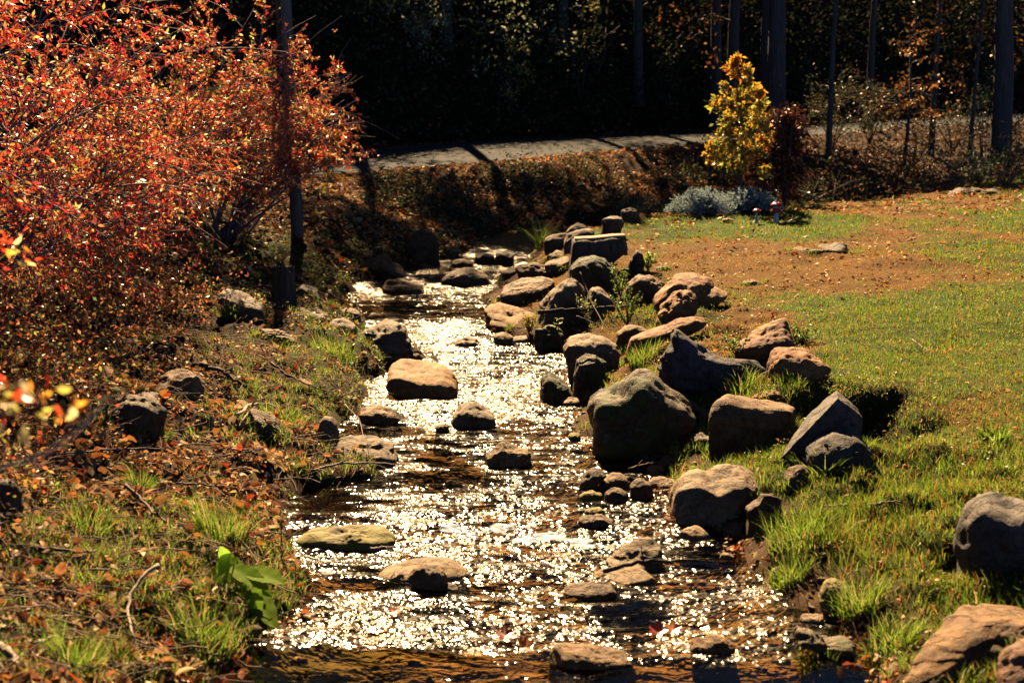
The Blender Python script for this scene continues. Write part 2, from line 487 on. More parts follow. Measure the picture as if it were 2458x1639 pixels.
mat_ground, nt, out = new_mat('soil_and_turf')
at = nd(nt, 'VertexColor', layer_name='Col'); geo = nd(nt, 'NewGeometry')
n1 = nd(nt, 'TexNoise', i_Scale=30.0, i_Detail=8.0, i_Roughness=.75); nt.links.new(geo.outputs['Position'], n1.inputs['Vector'])
n3 = nd(nt, 'TexNoise', i_Scale=4.0, i_Detail=6.0, i_Roughness=.7); nt.links.new(geo.outputs['Position'], n3.inputs['Vector'])
r1 = ramp(nt, n1.outputs[0], [(.3, (.35, .3, .27)), (.5, (.95, .95, .95)), (.7, (1.5, 1.4, 1.2))])
r3 = ramp(nt, n3.outputs[0], [(.3, (.65, .62, .6)), (.7, (1.3, 1.25, 1.15))])
cc = mixc(nt, .9, at.outputs[0], r1.outputs[0], 'MULTIPLY'); cc = mixc(nt, .8, cc, r3.outputs[0], 'MULTIPLY')
b = nd(nt, 'BsdfPrincipled', i_Roughness=.9); b.inputs['Specular IOR Level'].default_value = .05
nt.links.new(cc, b.inputs['Base Color'])
bp = nd(nt, 'Bump', i_Strength=.7, i_Distance=.03); nt.links.new(n1.outputs[0], bp.inputs['Height']); nt.links.new(bp.outputs[0], b.inputs['Normal'])
nt.links.new(b.outputs[0], out.inputs[0])

def sheet(Ys, us, xs, zf):
    n, m = len(Ys), len(us)
    Y = np.repeat(Ys, m); X = (np.array([xs(y) for y in Ys])[:, None] * us[None]).ravel()
    i = np.arange(n - 1)[:, None] * m; j = np.arange(m - 1)[None]
    f = np.stack([i + j, i + j + 1, i + m + j + 1, i + m + j], -1).reshape(-1, 4)
    return X, Y, f
Ys = np.concatenate([np.linspace(-12, 3.8, 14), np.exp(np.linspace(math.log(4), math.log(36), 470)), np.linspace(36.3, 120, 130)])
us = np.concatenate([np.linspace(-2.2, -.62, 30, endpoint=False), np.linspace(-.62, .62, 430), np.linspace(.62, 2.2, 31)[1:]])
X, Y, f = sheet(Ys, us, lambda y: max(y, 3) * .78 + 2.2, None)
Z = ground(X, Y)
yn, yf, zn, zf_ = road_c(X)
ins = (X > xl(Y)) & (X < xr(Y))
lawn = lawn_mask(X, Y)[:, None]; br = brown_mask(X, Y)[:, None]; lg = left_green(X, Y)[:, None]
c_soil = np.array([.085, .05, .028]); c_lit = np.array([.065, .032, .014]); c_green = np.array([.05, .075, .010]); c_brown = np.array([.15, .058, .015])
c = np.tile(c_lit, (len(X), 1)) * (.8 + .25 * n2(X, Y, 2.5, 2, 61)[:, None])
c = c * (1 - lg * .6) + np.array([.06, .07, .02]) * lg * .6
c = np.where((X > xr(Y))[:, None], c_soil, c)
c = c * (1 - lawn) + (c_green * (1 - br * .8) + c_brown * br * .8) * lawn
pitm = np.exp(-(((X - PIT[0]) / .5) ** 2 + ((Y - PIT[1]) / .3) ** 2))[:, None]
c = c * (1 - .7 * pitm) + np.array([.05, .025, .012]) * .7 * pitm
bedc = np.array([.22, .13, .052]) * (1 + .5 * n2(X, Y, 3, 3, 66)[:, None])
lft = sstep(xl(Y) + 1.0, xl(Y) + .2, X)[:, None] * (Y < 6.6)[:, None]
bedc = bedc * (1 - .6 * lft) + np.array([.07, .09, .015]) * .6 * lft
c = np.where(ins[:, None], bedc, c)
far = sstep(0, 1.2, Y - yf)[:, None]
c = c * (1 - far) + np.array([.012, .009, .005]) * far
c = np.clip(c, .004, 1)
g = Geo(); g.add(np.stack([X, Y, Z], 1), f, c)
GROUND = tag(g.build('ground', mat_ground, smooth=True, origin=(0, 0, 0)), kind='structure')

# ------------------------------------------------------------------ road
mat_road, nt, out = new_mat('worn_asphalt')
geo = nd(nt, 'NewGeometry')
n1 = nd(nt, 'TexNoise', i_Scale=.8, i_Detail=8.0, i_Roughness=.65); nt.links.new(geo.outputs['Position'], n1.inputs['Vector'])
n3 = nd(nt, 'TexNoise', i_Scale=40.0, i_Detail=3.0); nt.links.new(geo.outputs['Position'], n3.inputs['Vector'])
r = ramp(nt, n1.outputs[0], [(.3, (.045, .042, .04)), (.7, (.085, .078, .07))])
cc = mixc(nt, .3, r.outputs[0], n3.outputs[0], 'MULTIPLY')
b = nd(nt, 'BsdfPrincipled', i_Roughness=.95); b.inputs['Specular IOR Level'].default_value = .05; nt.links.new(cc, b.inputs['Base Color'])
bp = nd(nt, 'Bump', i_Strength=.3, i_Distance=.01); nt.links.new(n3.outputs[0], bp.inputs['Height']); nt.links.new(bp.outputs[0], b.inputs['Normal'])
nt.links.new(b.outputs[0], out.inputs[0])
xs = np.linspace(-28, 36, 200); vs = np.linspace(.0, 1, 14)
yn, yf, zn, zf_ = road_c(xs)
edge = .035 * np.stack([n2(xs, xs * 0, 1.5, 3, 71), n2(xs, xs * 0, 1.5, 3, 72)], 1)
Xr = np.repeat(xs, 14); vv = np.tile(vs, 200)
v0 = np.repeat(edge[:, 0], 14) * (vv == 0) + np.repeat(edge[:, 1], 14) * (vv == 1)
Yr = np.repeat(yn, 14) + (vv + v0) * np.repeat(yf - yn, 14)
Zr = np.repeat(zn, 14) + vv * np.repeat(zf_ - zn, 14) + .02 * (1 - (2 * vv - 1) ** 2) + .004
i = np.arange(199)[:, None] * 14; j = np.arange(13)[None]
f = np.stack([i + j, i + 14 + j, i + 15 + j, i + j + 1], -1).reshape(-1, 4)
g = Geo(); g.add(np.stack([Xr, Yr, Zr], 1), f, (.1, .1, .1))
tag(g.build('road', mat_road, smooth=True, origin=(0, 0, 0)), kind='structure')

# ------------------------------------------------------------------ water
def calm(X, Y):      # smooth slicks between the ripples
    m = .16 + .34 * n2(X * 1.0, Y * 1.2, 1.3, 4, 81) + .16 * n2(X, Y * 2.2, 5, 3, 82) + .10 * sstep(11, 6, Y)
    def bl(px, py, rx, ry, s=1.0):
        sx, sy = V(px, py)
        h = at_z(sx, sy, 0.0)
        z = float(water_z(h[1])); h = at_z(sx, sy, z)
        q = ((X - h[0]) / rx) ** 2 + ((Y - h[1]) / ry) ** 2
        return s * np.exp(-q * (1 + .5 * n2(X, Y * 1.5, 2.6, 3, 83)))
    for a in [(620, 1545, .70, .40, 1.3), (930, 1530, .40, .16, 1.1), (1800, 1560, .7, .16, 1.2), (1450, 1420, .28, .25, .75), (740, 1140, .42, .7, 1.0), (950, 690, .8, .9, .8), (1250, 1545, .5, .08, .7),
              (860, 985, .35, .45, .9), (1090, 700, .6, .5, .6), (1000, 1050, .25, .5, .7), (1180, 690, .3, .5, .7), (1260, 1040, .12, .25, .5), (820, 1345, .5, .10, .7), (1640, 1290, .35, .2, .5), (1380, 1130, .3, .25, .5), (1000, 1100, .3, .2, .5)]:
        m = m + bl(*a)
    return np.clip(m, 0, 1.3)
def foam(X, Y):
    m = 0
    for px, py, rx, ry in [(1060, 1222, .20, .20), (1230, 1235, .24, .10), (1160, 1200, .22, .22), (1340, 1240, .12, .12), (1040, 775, .35, .12), (1040, 930, .28, .35), (1180, 860, .35, .4), (1000, 800, .25, .3), (1240, 960, .15, .35), (1300, 1180, .15, .3), (1230, 1330, .15, .10)]:
        sx, sy = V(px, py)
        h = at_z(sx, sy, 0.0); h = at_z(sx, sy, float(water_z(h[1])))
        k = 1.0 if 1190 < py < 1250 else .42
        m = np.maximum(m, k * np.exp(-(((X - h[0]) / rx) ** 2 + ((Y - h[1]) / ry) ** 2)))
    return np.clip(m * (.75 + .9 * n2(X, Y * 1.5, 5, 4, 96)), 0, 1)
Yw = np.concatenate([np.linspace(-6, 4.2, 8), np.exp(np.linspace(math.log(4.4), math.log(31), 620)), np.linspace(31.5, 48, 20)])
uw = np.linspace(0, 1, 260)
Lx = xl(Yw) - .35; Rx = xr(Yw) + .35
X = (Lx[:, None] + (Rx - Lx)[:, None] * uw[None]).ravel(); Y = np.repeat(Yw, 260)
cm = calm(X, Y); fm = foam(X, Y)
amp = .014 - .0125 * np.clip(cm, 0, 1)
Z = water_z(Y) + amp * n2(X, Y * 1.9, 4.6, 3, 91) + .012 * n2(X, Y * 1.5, 1.8, 2, 92) * (1 - .7 * np.clip(cm, 0, 1)) + .02 * fm * (.5 + n2(X, Y, 9, 3, 95))
i = np.arange(len(Yw) - 1)[:, None] * 260; j = np.arange(259)[None]
f = np.stack([i + j, i + j + 1, i + 260 + j + 1, i + 260 + j], -1).reshape(-1, 4)
g = Geo(); g.add(np.stack([X, Y, Z], 1), f, np.stack([cm, fm, np.zeros_like(cm)], 1))
mat_water, nt, out = new_mat('stream_water')
at = nd(nt, 'VertexColor', layer_name='Col'); sp = nd(nt, 'SeparateColor'); nt.links.new(at.outputs[0], sp.inputs[0])
geo = nd(nt, 'NewGeometry')
mp = nd(nt, 'Mapping'); mp.inputs['Scale'].default_value = (1, 1.15, 1); nt.links.new(geo.outputs['Position'], mp.inputs[0])
na = nd(nt, 'TexNoise', i_Scale=12.0, i_Detail=1.5, i_Roughness=.5); nt.links.new(mp.outputs[0], na.inputs['Vector'])
nb = nd(nt, 'TexNoise', i_Scale=36.0, i_Detail=.6, i_Roughness=.5); nt.links.new(mp.outputs[0], nb.inputs['Vector'])
mp2 = nd(nt, 'Mapping'); mp2.inputs['Scale'].default_value = (1, 2.3, 1); nt.links.new(geo.outputs['Position'], mp2.inputs[0])
nm = nd(nt, 'TexNoise', i_Scale=4.2, i_Detail=5.0, i_Roughness=.62); nt.links.new(mp2.outputs[0], nm.inputs['Vector'])
r0 = nd(nt, 'Math', operation='MULTIPLY_ADD'); r0.inputs[1].default_value = 3.2; r0.inputs[2].default_value = -.62; nt.links.new(nm.outputs[0], r0.inputs[0])
rip = nd(nt, 'Math', operation='SUBTRACT', use_clamp=True); nt.links.new(r0.outputs[0], rip.inputs[0]); nt.links.new(sp.outputs[0], rip.inputs[1])
ad = nd(nt, 'Math', operation='MULTIPLY_ADD'); ad.inputs[1].default_value = .38
nt.links.new(nb.outputs[0], ad.inputs[0]); nt.links.new(na.outputs[0], ad.inputs[2])
st = nd(nt, 'MapRange'); st.inputs['To Min'].default_value = .06; st.inputs['To Max'].default_value = WAVE; nt.links.new(rip.outputs[0], st.inputs['Value'])
bp = nd(nt, 'Bump', i_Distance=.042); nt.links.new(st.outputs[0], bp.inputs['Strength']); nt.links.new(ad.outputs[0], bp.inputs['Height'])
rg = nd(nt, 'MapRange'); rg.inputs['To Min'].default_value = .03; rg.inputs['To Max'].default_value = .22; nt.links.new(rip.outputs[0], rg.inputs['Value'])
gl = nd(nt, 'BsdfGlossy'); nt.links.new(rg.outputs[0], gl.inputs['Roughness']); gl.inputs['Color'].default_value = (.78, .68, .57, 1); nt.links.new(bp.outputs[0], gl.inputs['Normal'])
tr = nd(nt, 'BsdfTransparent'); tr.inputs[0].default_value = (.90, .80, .62, 1)
fr = nd(nt, 'Fresnel', i_IOR=1.31); nt.links.new(bp.outputs[0], fr.inputs['Normal'])
mx = nd(nt, 'MixShader'); nt.links.new(fr.outputs[0], mx.inputs[0]); nt.links.new(tr.outputs[0], mx.inputs[1]); nt.links.new(gl.outputs[0], mx.inputs[2])
df = nd(nt, 'BsdfDiffuse'); df.inputs[0].default_value = (.62, .66, .70, 1); nt.links.new(bp.outputs[0], df.inputs['Normal'])
nf = nd(nt, 'TexNoise', i_Scale=26.0, i_Detail=6.0, i_Roughness=.75); nt.links.new(mp.outputs[0], nf.inputs['Vector'])
mf = nd(nt, 'Math', operation='ADD'); nt.links.new(nf.outputs[0], mf.inputs[0]); nt.links.new(sp.outputs[1], mf.inputs[1])
ms = nd(nt, 'Math', operation='MULTIPLY'); ms.inputs[1].default_value = .6; nt.links.new(mf.outputs[0], ms.inputs[0])
rf = ramp(nt, ms.outputs[0], [(.61, (0, 0, 0)), (.74, (.75, .75, .75))])
m2 = nd(nt, 'MixShader'); nt.links.new(rf.outputs[0], m2.inputs[0]); nt.links.new(mx.outputs[0], m2.inputs[1]); nt.links.new(df.outputs[0], m2.inputs[2])
nt.links.new(m2.outputs[0], out.inputs[0])
tag(g.build('stream_water', mat_water, smooth=True, origin=(0, 0, 0)), kind='structure')
# ------------------------------------------------------------------ rocks
ROCKM = {
 'tan': rock_mat('tan_sandstone', (0.286, 0.140, 0.038), (0.202, 0.094, 0.027), (0.353, 0.183, 0.059), bump=.5),
 'brown': rock_mat('brown_stone', (0.210, 0.113, 0.042), (0.092, 0.048, 0.020), (0.302, 0.176, 0.073), bump=.9),
 'grey': rock_mat('grey_brown_stone', (0.252, 0.156, 0.077), (0.118, 0.072, 0.036), (0.353, 0.234, 0.122), lichen=.35, bump=.9),
 'strat': rock_mat('layered_stone', (0.227, 0.148, 0.077), (0.067, 0.039, 0.021), (0.319, 0.226, 0.126), strat=1.0, bump=.9),
 'orange': rock_mat('rusty_stone', (0.286, 0.117, 0.035), (0.160, 0.062, 0.020), (0.370, 0.183, 0.066), bump=.9),
 'mossy': rock_mat('moss_spotted_stone', (0.126, 0.078, 0.042), (0.050, 0.033, 0.018), (0.227, 0.156, 0.084), moss=.5, mossc=(.075, .075, .018), lichen=.3, bump=1.0),
 'yellow': rock_mat('algae_coated_stone', (0.210, 0.148, 0.042), (0.118, 0.086, 0.021), (0.277, 0.203, 0.056), moss=.55, mossc=(.19, .15, .02), bump=.4),
 'dark': rock_mat('dark_wet_stone', (0.134, 0.078, 0.036), (0.055, 0.033, 0.017), (0.227, 0.136, 0.066), bump=.9),
 'slate': rock_mat('blue_grey_stone', (0.109, 0.082, 0.059), (0.050, 0.039, 0.029), (0.176, 0.136, 0.098), bump=.9),
 'light': rock_mat('pale_stone', (0.252, 0.156, 0.073), (0.151, 0.090, 0.042), (0.336, 0.218, 0.112), bump=.7),
 'ochre': rock_mat('ochre_stone', (0.185, 0.090, 0.025), (0.092, 0.043, 0.014), (0.269, 0.148, 0.049), bump=.9),
 'rust2': rock_mat('red_brown_stone', (0.202, 0.094, 0.052), (0.101, 0.047, 0.028), (0.277, 0.140, 0.077)),
}
ICO = {}
def ico(n):
    if n not in ICO:
        bm = bmesh.new(); bmesh.ops.create_icosphere(bm, subdivisions=n, radius=1)
        v = np.array([q.co[:] for q in bm.verts]); f = np.array([[q.index for q in t.verts] for t in bm.faces])
        bm.free(); ICO[n] = (v, f)
    return ICO[n]

def outline_radius(poly, c, th):
    """distance from c to the outline along each angle (farthest crossing)"""
    P = np.array(poly) - c; Q = np.roll(P, -1, 0)
    d = np.stack([np.cos(th), np.sin(th)], 1)
    best = np.full(len(th), 1e-4)
    for p, q in zip(P, Q):
        e = q - p
        den = d[:, 0] * e[1] - d[:, 1] * e[0]
        den = np.where(abs(den) < 1e-12, 1e-12, den)
        t = (p[0] * e[1] - p[1] * e[0]) / den
        s = (p[0] * d[:, 1] - p[1] * d[:, 0]) / den
        ok = (t > 0) & (s >= -1e-6) & (s <= 1 + 1e-6)
        best = np.where(ok, np.maximum(best, t), best)
    return best

def stone_mesh(poly, base=None, dep=.75, ridge=.8, box=2.6, rough=.05, facets=3, seed=0, sink=.24, yoff=0, center=None, dist=None, strat=False):
    """poly: outline in photo pixels; gives the rock a place on the ground, real size and a body behind its outline"""
    r_ = np.random.default_rng(seed + 100)
    P = np.array(poly, float)
    if base is None:
        k = np.argmax(P[:, 1]); base = P[k]
        base = (P[P[:, 1] > P[:, 1].max() - .12 * np.ptp(P[:, 1])][:, 0].mean(), P[:, 1].max())
    h = hit(base[0], min(base[1], 1690))
    if dist is not None and dist < h[1] + .1: h = at_dist(base[0], base[1], dist)
    Wd = np.ptp(P[:, 0]) * h[1] / FS
    D = dep * 1.22 * min(Wd, 1.6 * max(np.ptp(P[:, 1]) * h[1] / FS, Wd * .45))
    Yc = h[1] + D * .40 + yoff
    pts = np.array([at_dist(x, y, Yc) for x, y in P])[:, [0, 2]]
    lo, hi = pts[:, 1].min(), pts[:, 1].max()
    Hh = hi - lo
    low = pts[:, 1] < lo + .35 * Hh                       # bury the foot
    pts[low, 1] -= sink * Hh + .02
    gl_ = ground(pts[low, 0], np.full(low.sum(), h[1] + .1)) - .05
    pts[low, 1] = np.minimum(pts[low, 1], gl_)
    c = np.array([(pts[:, 0].min() + pts[:, 0].max()) / 2, (lo - .1 * Hh + hi) / 2]) if center is None else at_dist(*center, Yc)[[0, 2]]
    v, f = ico(6 if Wd * FS / h[1] > 330 else 5 if Wd * FS / h[1] > 90 else 4)
    v = v.copy()
    # squash towards a box in depth so that tops come out flat rather than domed
    rho = np.hypot(v[:, 0], v[:, 2]); th = np.arctan2(v[:, 2], v[:, 0])
    a = np.arctan2(np.abs(v[:, 1]), rho)
    k = (np.cos(a) ** box + np.sin(a) ** box) ** (-1 / box)
    rho2 = np.cos(a) * k; dy = np.sin(a) * k * np.sign(v[:, 1])
    ths = np.linspace(-math.pi, math.pi, 361)
    rr = outline_radius(pts, c, ths)
    rs = rr.copy()
    for _ in range(2): rs = (np.roll(rs, 1) + 2 * rs + np.roll(rs, -1)) / 4
    rad = np.interp(th, ths, rs)
    x = c[0] + rad * rho2 * np.cos(th); z = c[1] + rad * rho2 * np.sin(th)
    y = dy * D * .5
    zb = pts[:, 1].min()
    tt = (dy + 1) / 2
    # the front edge of the top stands lower than its back edge
    zb = lo
    z = np.where(z > zb, zb + (z - zb) * (1 - (1 - ridge) * (1 - tt) ** .9), z)
    p = np.stack([x, Yc + y, z], 1)
    ctr = np.array([c[0], Yc, c[1]])
    size = (Wd + D + (hi - zb)) / 3
    q = p - ctr
    for _ in range(facets):
        n = norm(r_.normal(size=3) * [1, 1, .8]); 
        ext = (q @ n).max()
        off = ext * r_.uniform(.70, .9)
        e = np.maximum(q @ n - off, 0)
        q = q - e[:, None] * n * .85
    p = ctr + q
    nn = norm(q / np.array([Wd, D, hi - zb]))
    s = seed * 7.3
    d = fbm(p / size * 1.7 + s, 2, 5) * .8 + fbm(p / size * 5 + s, 4, 7) * .35
    d2 = np.abs(fbm(p / size * 3 + s * 2, 3, 11)) * -.6
    ck = 1 - np.clip(np.abs(fbm(p / size * [2.2, 2.2, 3.4] + s * 3, 3, 13)) / .07, 0, 1)      # cracks
    st_ = np.floor(fbm(p / size * 1.6 + s, 2, 15) * 4) / 4                                    # broken steps
    rough = rough * 1.35
    q = p + nn * ((d + d2 + (.6 * st_ if facets > 1 else 0)) * rough * size - ck * .022 * size * (facets > 0))[:, None]
    if strat:
        zz = q[:, 2] + .25 * (q[:, 0] - ctr[0])
        st = .5 + .5 * np.sin(zz / size * 42 + 2.2 * fbm(p / size * 2 + s, 2, 9))
        q = q - nn * (st ** 2 * .035 * size)[:, None] * [1, 1, .3]
    return q, f, h

SEED = [0]
FEET = []
def rock(crop, poly, mat, label, name='rock', cat=None, group=None, **kw):
    SEED[0] += 1
    p, f, h = stone_mesh(cs(crop, poly), seed=SEED[0], **({k: v for k, v in kw.items()}))
    g = Geo(); g.add(p, f)
    FEET.append((p[:, 0].min(), p[:, 0].max(), p[:, 1].min(), p[:, 1].max()))
    o = g.build(name, ROCKM[mat] if isinstance(mat, str) else mat, smooth=True)
    tag(o, label, cat or ('boulder' if name == 'boulder' else 'stone' if name == 'stone' else 'rock'), group)
    return o

def hull_rock(crop, pts, mat, label, name='rock', rough=.03, dist=None, base=None, cuts=4, cat='rock', seed=3, round_=1):
    """angular rock: corner points (photo x, photo y, how far behind the front)"""
    low = max(pts, key=lambda q: q[1] if q[1] < 1500 else 0)
    hd = hit(*cs(crop, [low[:2]])[0])[1] + .02 - low[2]
    dist = min(dist, hd) if dist else hd
    P = []
    for x, y, d in pts:
        s = cs(crop, [(x, y)])[0]
        P.append(at_dist(*s, dist + d))
    P += [np.array([q[0], q[1], min(q[2], gz(q[0], q[1]) - .1)]) for q in P]
    bm = bmesh.new()
    for q in P: bm.verts.new(q)
    r_ = bmesh.ops.convex_hull(bm, input=bm.verts)
    bmesh.ops.delete(bm, geom=[x for x in bm.verts if not x.link_faces], context='VERTS')
    bmesh.ops.triangulate(bm, faces=bm.faces)
    for k in range(cuts):
        bmesh.ops.subdivide_edges(bm, edges=bm.edges, cuts=1, use_grid_fill=True)
        bmesh.ops.triangulate(bm, faces=bm.faces)
        if k >= cuts - 2:
            for _ in range(round_): bmesh.ops.smooth_vert(bm, verts=bm.verts, factor=.5, use_axis_x=True, use_axis_y=True, use_axis_z=True)
    bm.normal_update()
    v = np.array([q.co[:] for q in bm.verts]); nn = np.array([q.normal[:] for q in bm.verts])
    f = np.array([[q.index for q in t.verts] for t in bm.faces]); bm.free()
    size = np.ptp(v, axis=0).mean()
    d = fbm(v / size * 2.5 + seed * 3.3, 4, 5) + .6 * -np.abs(fbm(v / size * 5 + seed, 3, 12))
    st_ = np.floor(fbm(v / size * 1.3 + seed, 3, 25) * 5) / 5
    v = v + nn * ((d + .9 * st_) * rough * size)[:, None]
    g = Geo(); g.add(v, f)
    FEET.append((v[:, 0].min(), v[:, 0].max(), v[:, 1].min(), v[:, 1].max()))
    return tag(g.build(name, ROCKM[mat] if isinstance(mat, str) else mat, smooth=True), label, cat)

# --- in and along the upper stream
rock('a', [(425,1430),(430,1350),(455,1310),(520,1288),(620,1290),(750,1310),(880,1330),(950,1380),(990,1440),(985,1500),(900,1560),(750,1572),(600,1530),(440,1460)], 'tan',
     'smooth orange-tan boulder with a wide flat sunlit top in the left half of the stream', 'boulder', ridge=.58, dep=1.0, box=5, facets=1, rough=.03)
rock('a', [(60,1085),(180,1060),(270,1040),(320,1000),(410,945),(500,980),(570,1070),(620,1150),(640,1200),(600,1270),(420,1300),(300,1260),(180,1150)], 'strat',
     'dark jagged layered rock on the left waterline just above the orange-tan boulder', ridge=.7, dep=.8, box=2.4, facets=6, rough=.09, strat=True)
rock('a', [(500,1280),(560,1210),(640,1160),(700,1190),(820,1250),(700,1290)], 'brown', 'thin brown ledge sloping into the water beside the dark jagged layered rock', ridge=.6, rough=.06, facets=4)
rock('a', [(380,700),(400,655),(440,620),(520,615),(600,640),(700,670),(800,745),(650,755),(400,750)], 'brown', 'low brown rock circled by red leaves on the left side of the upper stream', ridge=.6, dep=.8)
rock('a', [(870,620),(900,580),(950,545),(1050,512),(1140,525),(1230,580),(1290,650),(1280,680),(1180,685),(1000,670),(880,650)], 'grey', 'smooth loaf-shaped boulder with a pale top in the middle of the upper stream', 'boulder', ridge=.62, dep=.8, facets=2, rough=.03)
rock('a', [(1130,470),(1140,440),(1190,418),(1290,422),(1300,470),(1285,520),(1150,515)], 'dark', 'left one of two dark round stones side by side in the far stream', 'stone', ridge=.8, facets=1)
rock('a', [(1285,460),(1300,425),(1380,415),(1440,435),(1450,490),(1400,525),(1290,515)], 'dark', 'right one of two dark round stones side by side in the far stream', 'stone', ridge=.8, facets=2)
rock('a', [(860,430),(930,385),(1010,362),(1010,430),(900,465)], 'brown', 'small brown slab leaning under the dark far bank left of two dark stones', ridge=.7)
rock('a', [(890,535),(950,480),(1030,455),(1120,490),(1135,530),(960,542)], 'brown', 'small brown stone just behind the smooth loaf-shaped boulder', 'stone', ridge=.6)
rock('a', [(650,545),(680,515),(760,505),(820,530),(800,552)], 'dark', 'flat dark stone at the foot of the tall shaded rock on the far left waterline', 'stone', ridge=.8)
rock('a', [(560,340),(600,290),(660,245),(740,200),(820,240),(845,300),(850,430),(845,500),(720,520),(620,480)], 'dark', 'tall dark triangular rock standing in shade at the far left of the stream', 'boulder', ridge=.9, dep=.6, facets=4, rough=.06)
rock('a', [(230,455),(330,412),(400,420),(480,490),(560,540),(650,605),(560,625),(400,590),(300,530)], 'brown', 'brown rock with a long sloping top on the left bank beside the upper stream', ridge=.55, facets=3)
rock('a', [(1690,330),(1700,290),(1750,255),(1860,235),(1920,270),(1900,340),(1840,395),(1760,400),(1700,370)], 'grey', 'large pale rounded boulder farthest up the right side of the stream', 'boulder', ridge=.7, facets=2, rough=.035)
rock('a', [(1870,240),(1890,200),(1960,160),(2030,195),(2060,250),(1960,290),(1880,280)], 'grey', 'grey stone perched highest on the far heap of pale boulders', 'stone', ridge=.7, yoff=.3, dist=19.6)
rock('a', [(1835,410),(1838,310),(1890,250),(1990,205),(2070,220),(2100,290),(2040,390),(1930,430)], 'grey', 'rounded grey boulder with a dark front against the far pale boulder', 'boulder', ridge=.8, facets=2, dist=17.9)
rock('a', [(1690,465),(1720,410),(1790,388),(1860,420),(1880,470),(1780,500),(1700,490)], 'light', 'pale stone at the water end of the row below the far heap of boulders', 'stone', ridge=.6)
rock('a', [(1680,500),(1740,470),(1850,440),(1905,430),(1900,520),(1830,570),(1720,530)], 'brown', 'tan flat stone against the foot of the cut log block', 'stone', ridge=.55)
rock('a', [(1300,605),(1340,560),(1440,535),(1560,530),(1600,560),(1560,610),(1500,625),(1320,622)], 'dark', 'long low dark rock crossed by a thin stick right of the loaf-shaped boulder', ridge=.75, facets=3)
rock('a', [(1450,520),(1520,495),(1620,490),(1700,510),(1780,545),(1795,610),(1720,640),(1600,615),(1500,610)], 'brown', 'brown humped rock between the cut log block and the long low dark rock', ridge=.62, facets=3)
rock('a', [(1330,720),(1345,680),(1400,650),(1560,600),(1700,585),(1785,620),(1780,680),(1730,740),(1700,800),(1600,835),(1480,830),(1360,790)], 'brown', 'broad flat-topped brown boulder at the right waterline', 'boulder', ridge=.58, dep=.8, box=3.5, facets=3, rough=.05)
rock('a', [(1280,800),(1310,760),(1350,755),(1390,800),(1330,820)], 'brown', 'small stone wedged below the left end of the broad flat-topped brown boulder', 'stone')
rock('a', [(1150,880),(1170,840),(1230,795),(1300,785),(1400,812),(1550,850),(1650,900),(1620,980),(1520,1060),(1380,1060),(1250,1050),(1170,1035),(1158,960)], 'tan',
     'big low tan boulder with a creased sloping side where the stream narrows', 'boulder', ridge=.35, dep=.9, facets=2, rough=.04, strat=True)
rock('a', [(915,1170),(980,1112),(1060,1090),(1150,1100),(1240,1150),(1150,1172)], 'grey', 'low wet rock across the small rapid below the big tan boulder', ridge=.6, sink=.4)
rock('a', [(1240,1140),(1290,1065),(1370,1048),(1440,1080),(1420,1130),(1300,1160)], 'brown', 'small brown stone at the right end of the small rapid', 'stone', ridge=.6)
rock('a', [(1370,1135),(1400,1095),(1500,1068),(1560,1085),(1580,1130),(1420,1145)], 'light', 'pale flat stone lit white in the gap beside the leafy green stem', 'stone', ridge=.5)
rock('a', [(1610,1140),(1640,1020),(1720,965),(1790,985),(1850,1060),(1860,1150),(1780,1205),(1660,1180)], 'mossy', 'mossy lump of rock behind the leafy green stem at the waterline', ridge=.8, rough=.1)
# --- heap of boulders on the right bank
rock('b', [(370,570),(382,490),(440,425),(540,392),(640,425),(710,500),(745,590),(735,680),(680,720),(560,700),(450,640)], 'mossy', 'big round boulder covered in lichen and moss below the cut log block', 'boulder', ridge=.86, dep=.9, facets=1, rough=.035, dist=15.8)
rock('b', [(60,920),(110,850),(160,780),(230,690),(290,610),(380,560),(450,570),(490,640),(495,830),(480,900),(350,930),(180,960)], 'grey', 'tall leaning grey boulder with a pointed top below the round mossy boulder', 'boulder', ridge=.9, dep=.8, facets=2, rough=.05, dist=14.6)
rock('b', [(488,830),(485,720),(500,680),(540,645),(590,650),(650,700),(715,790),(690,850),(560,870)], 'grey', 'egg-shaped grey stone propped between the leaning boulder and the thin branch', 'stone', ridge=.88, facets=1, dist=14.3)
rock('b', [(765,720),(770,660),(800,590),(880,520),(960,520),(1040,560),(1090,610),(1060,690),(1020,760),(900,800),(800,780)], 'brown', 'rounded brown boulder with leaves in its lap at the edge of the lawn', 'boulder', ridge=.72, facets=2, dist=14.8)
rock('b', [(990,870),(985,800),(1010,730),(1080,640),(1180,560),(1300,540),(1400,560),(1470,600),(1380,650),(1300,700),(1200,760),(1100,880)], 'orange', 'long orange-brown boulder with a soft ridge at the edge of the lawn', 'boulder', ridge=.8, facets=2, dist=14.0)
rock('b', [(1260,680),(1340,640),(1470,630),(1565,680),(1530,740),(1420,800),(1320,800),(1270,740)], 'tan', 'smooth tan boulder half sunk in the lawn behind the rough pitted boulder', 'boulder', ridge=.6, facets=1, rough=.03, dist=13.7)
rock('b', [(1005,910),(1030,850),(1080,780),(1150,700),(1260,655),(1330,700),(1355,760),(1340,830),(1250,870),(1150,930),(1060,960)], 'orange', 'rough pitted orange boulder with dark holes above the long curved slab', 'boulder', ridge=.85, facets=3, rough=.1, dist=13.3)
rock('b', [(808,540),(815,480),(840,420),(870,378),(920,400),(938,450),(910,530),(850,550)], 'dark', 'small upright dark stone alone at the lawn edge right of the log block', 'stone', ridge=.95, facets=2)
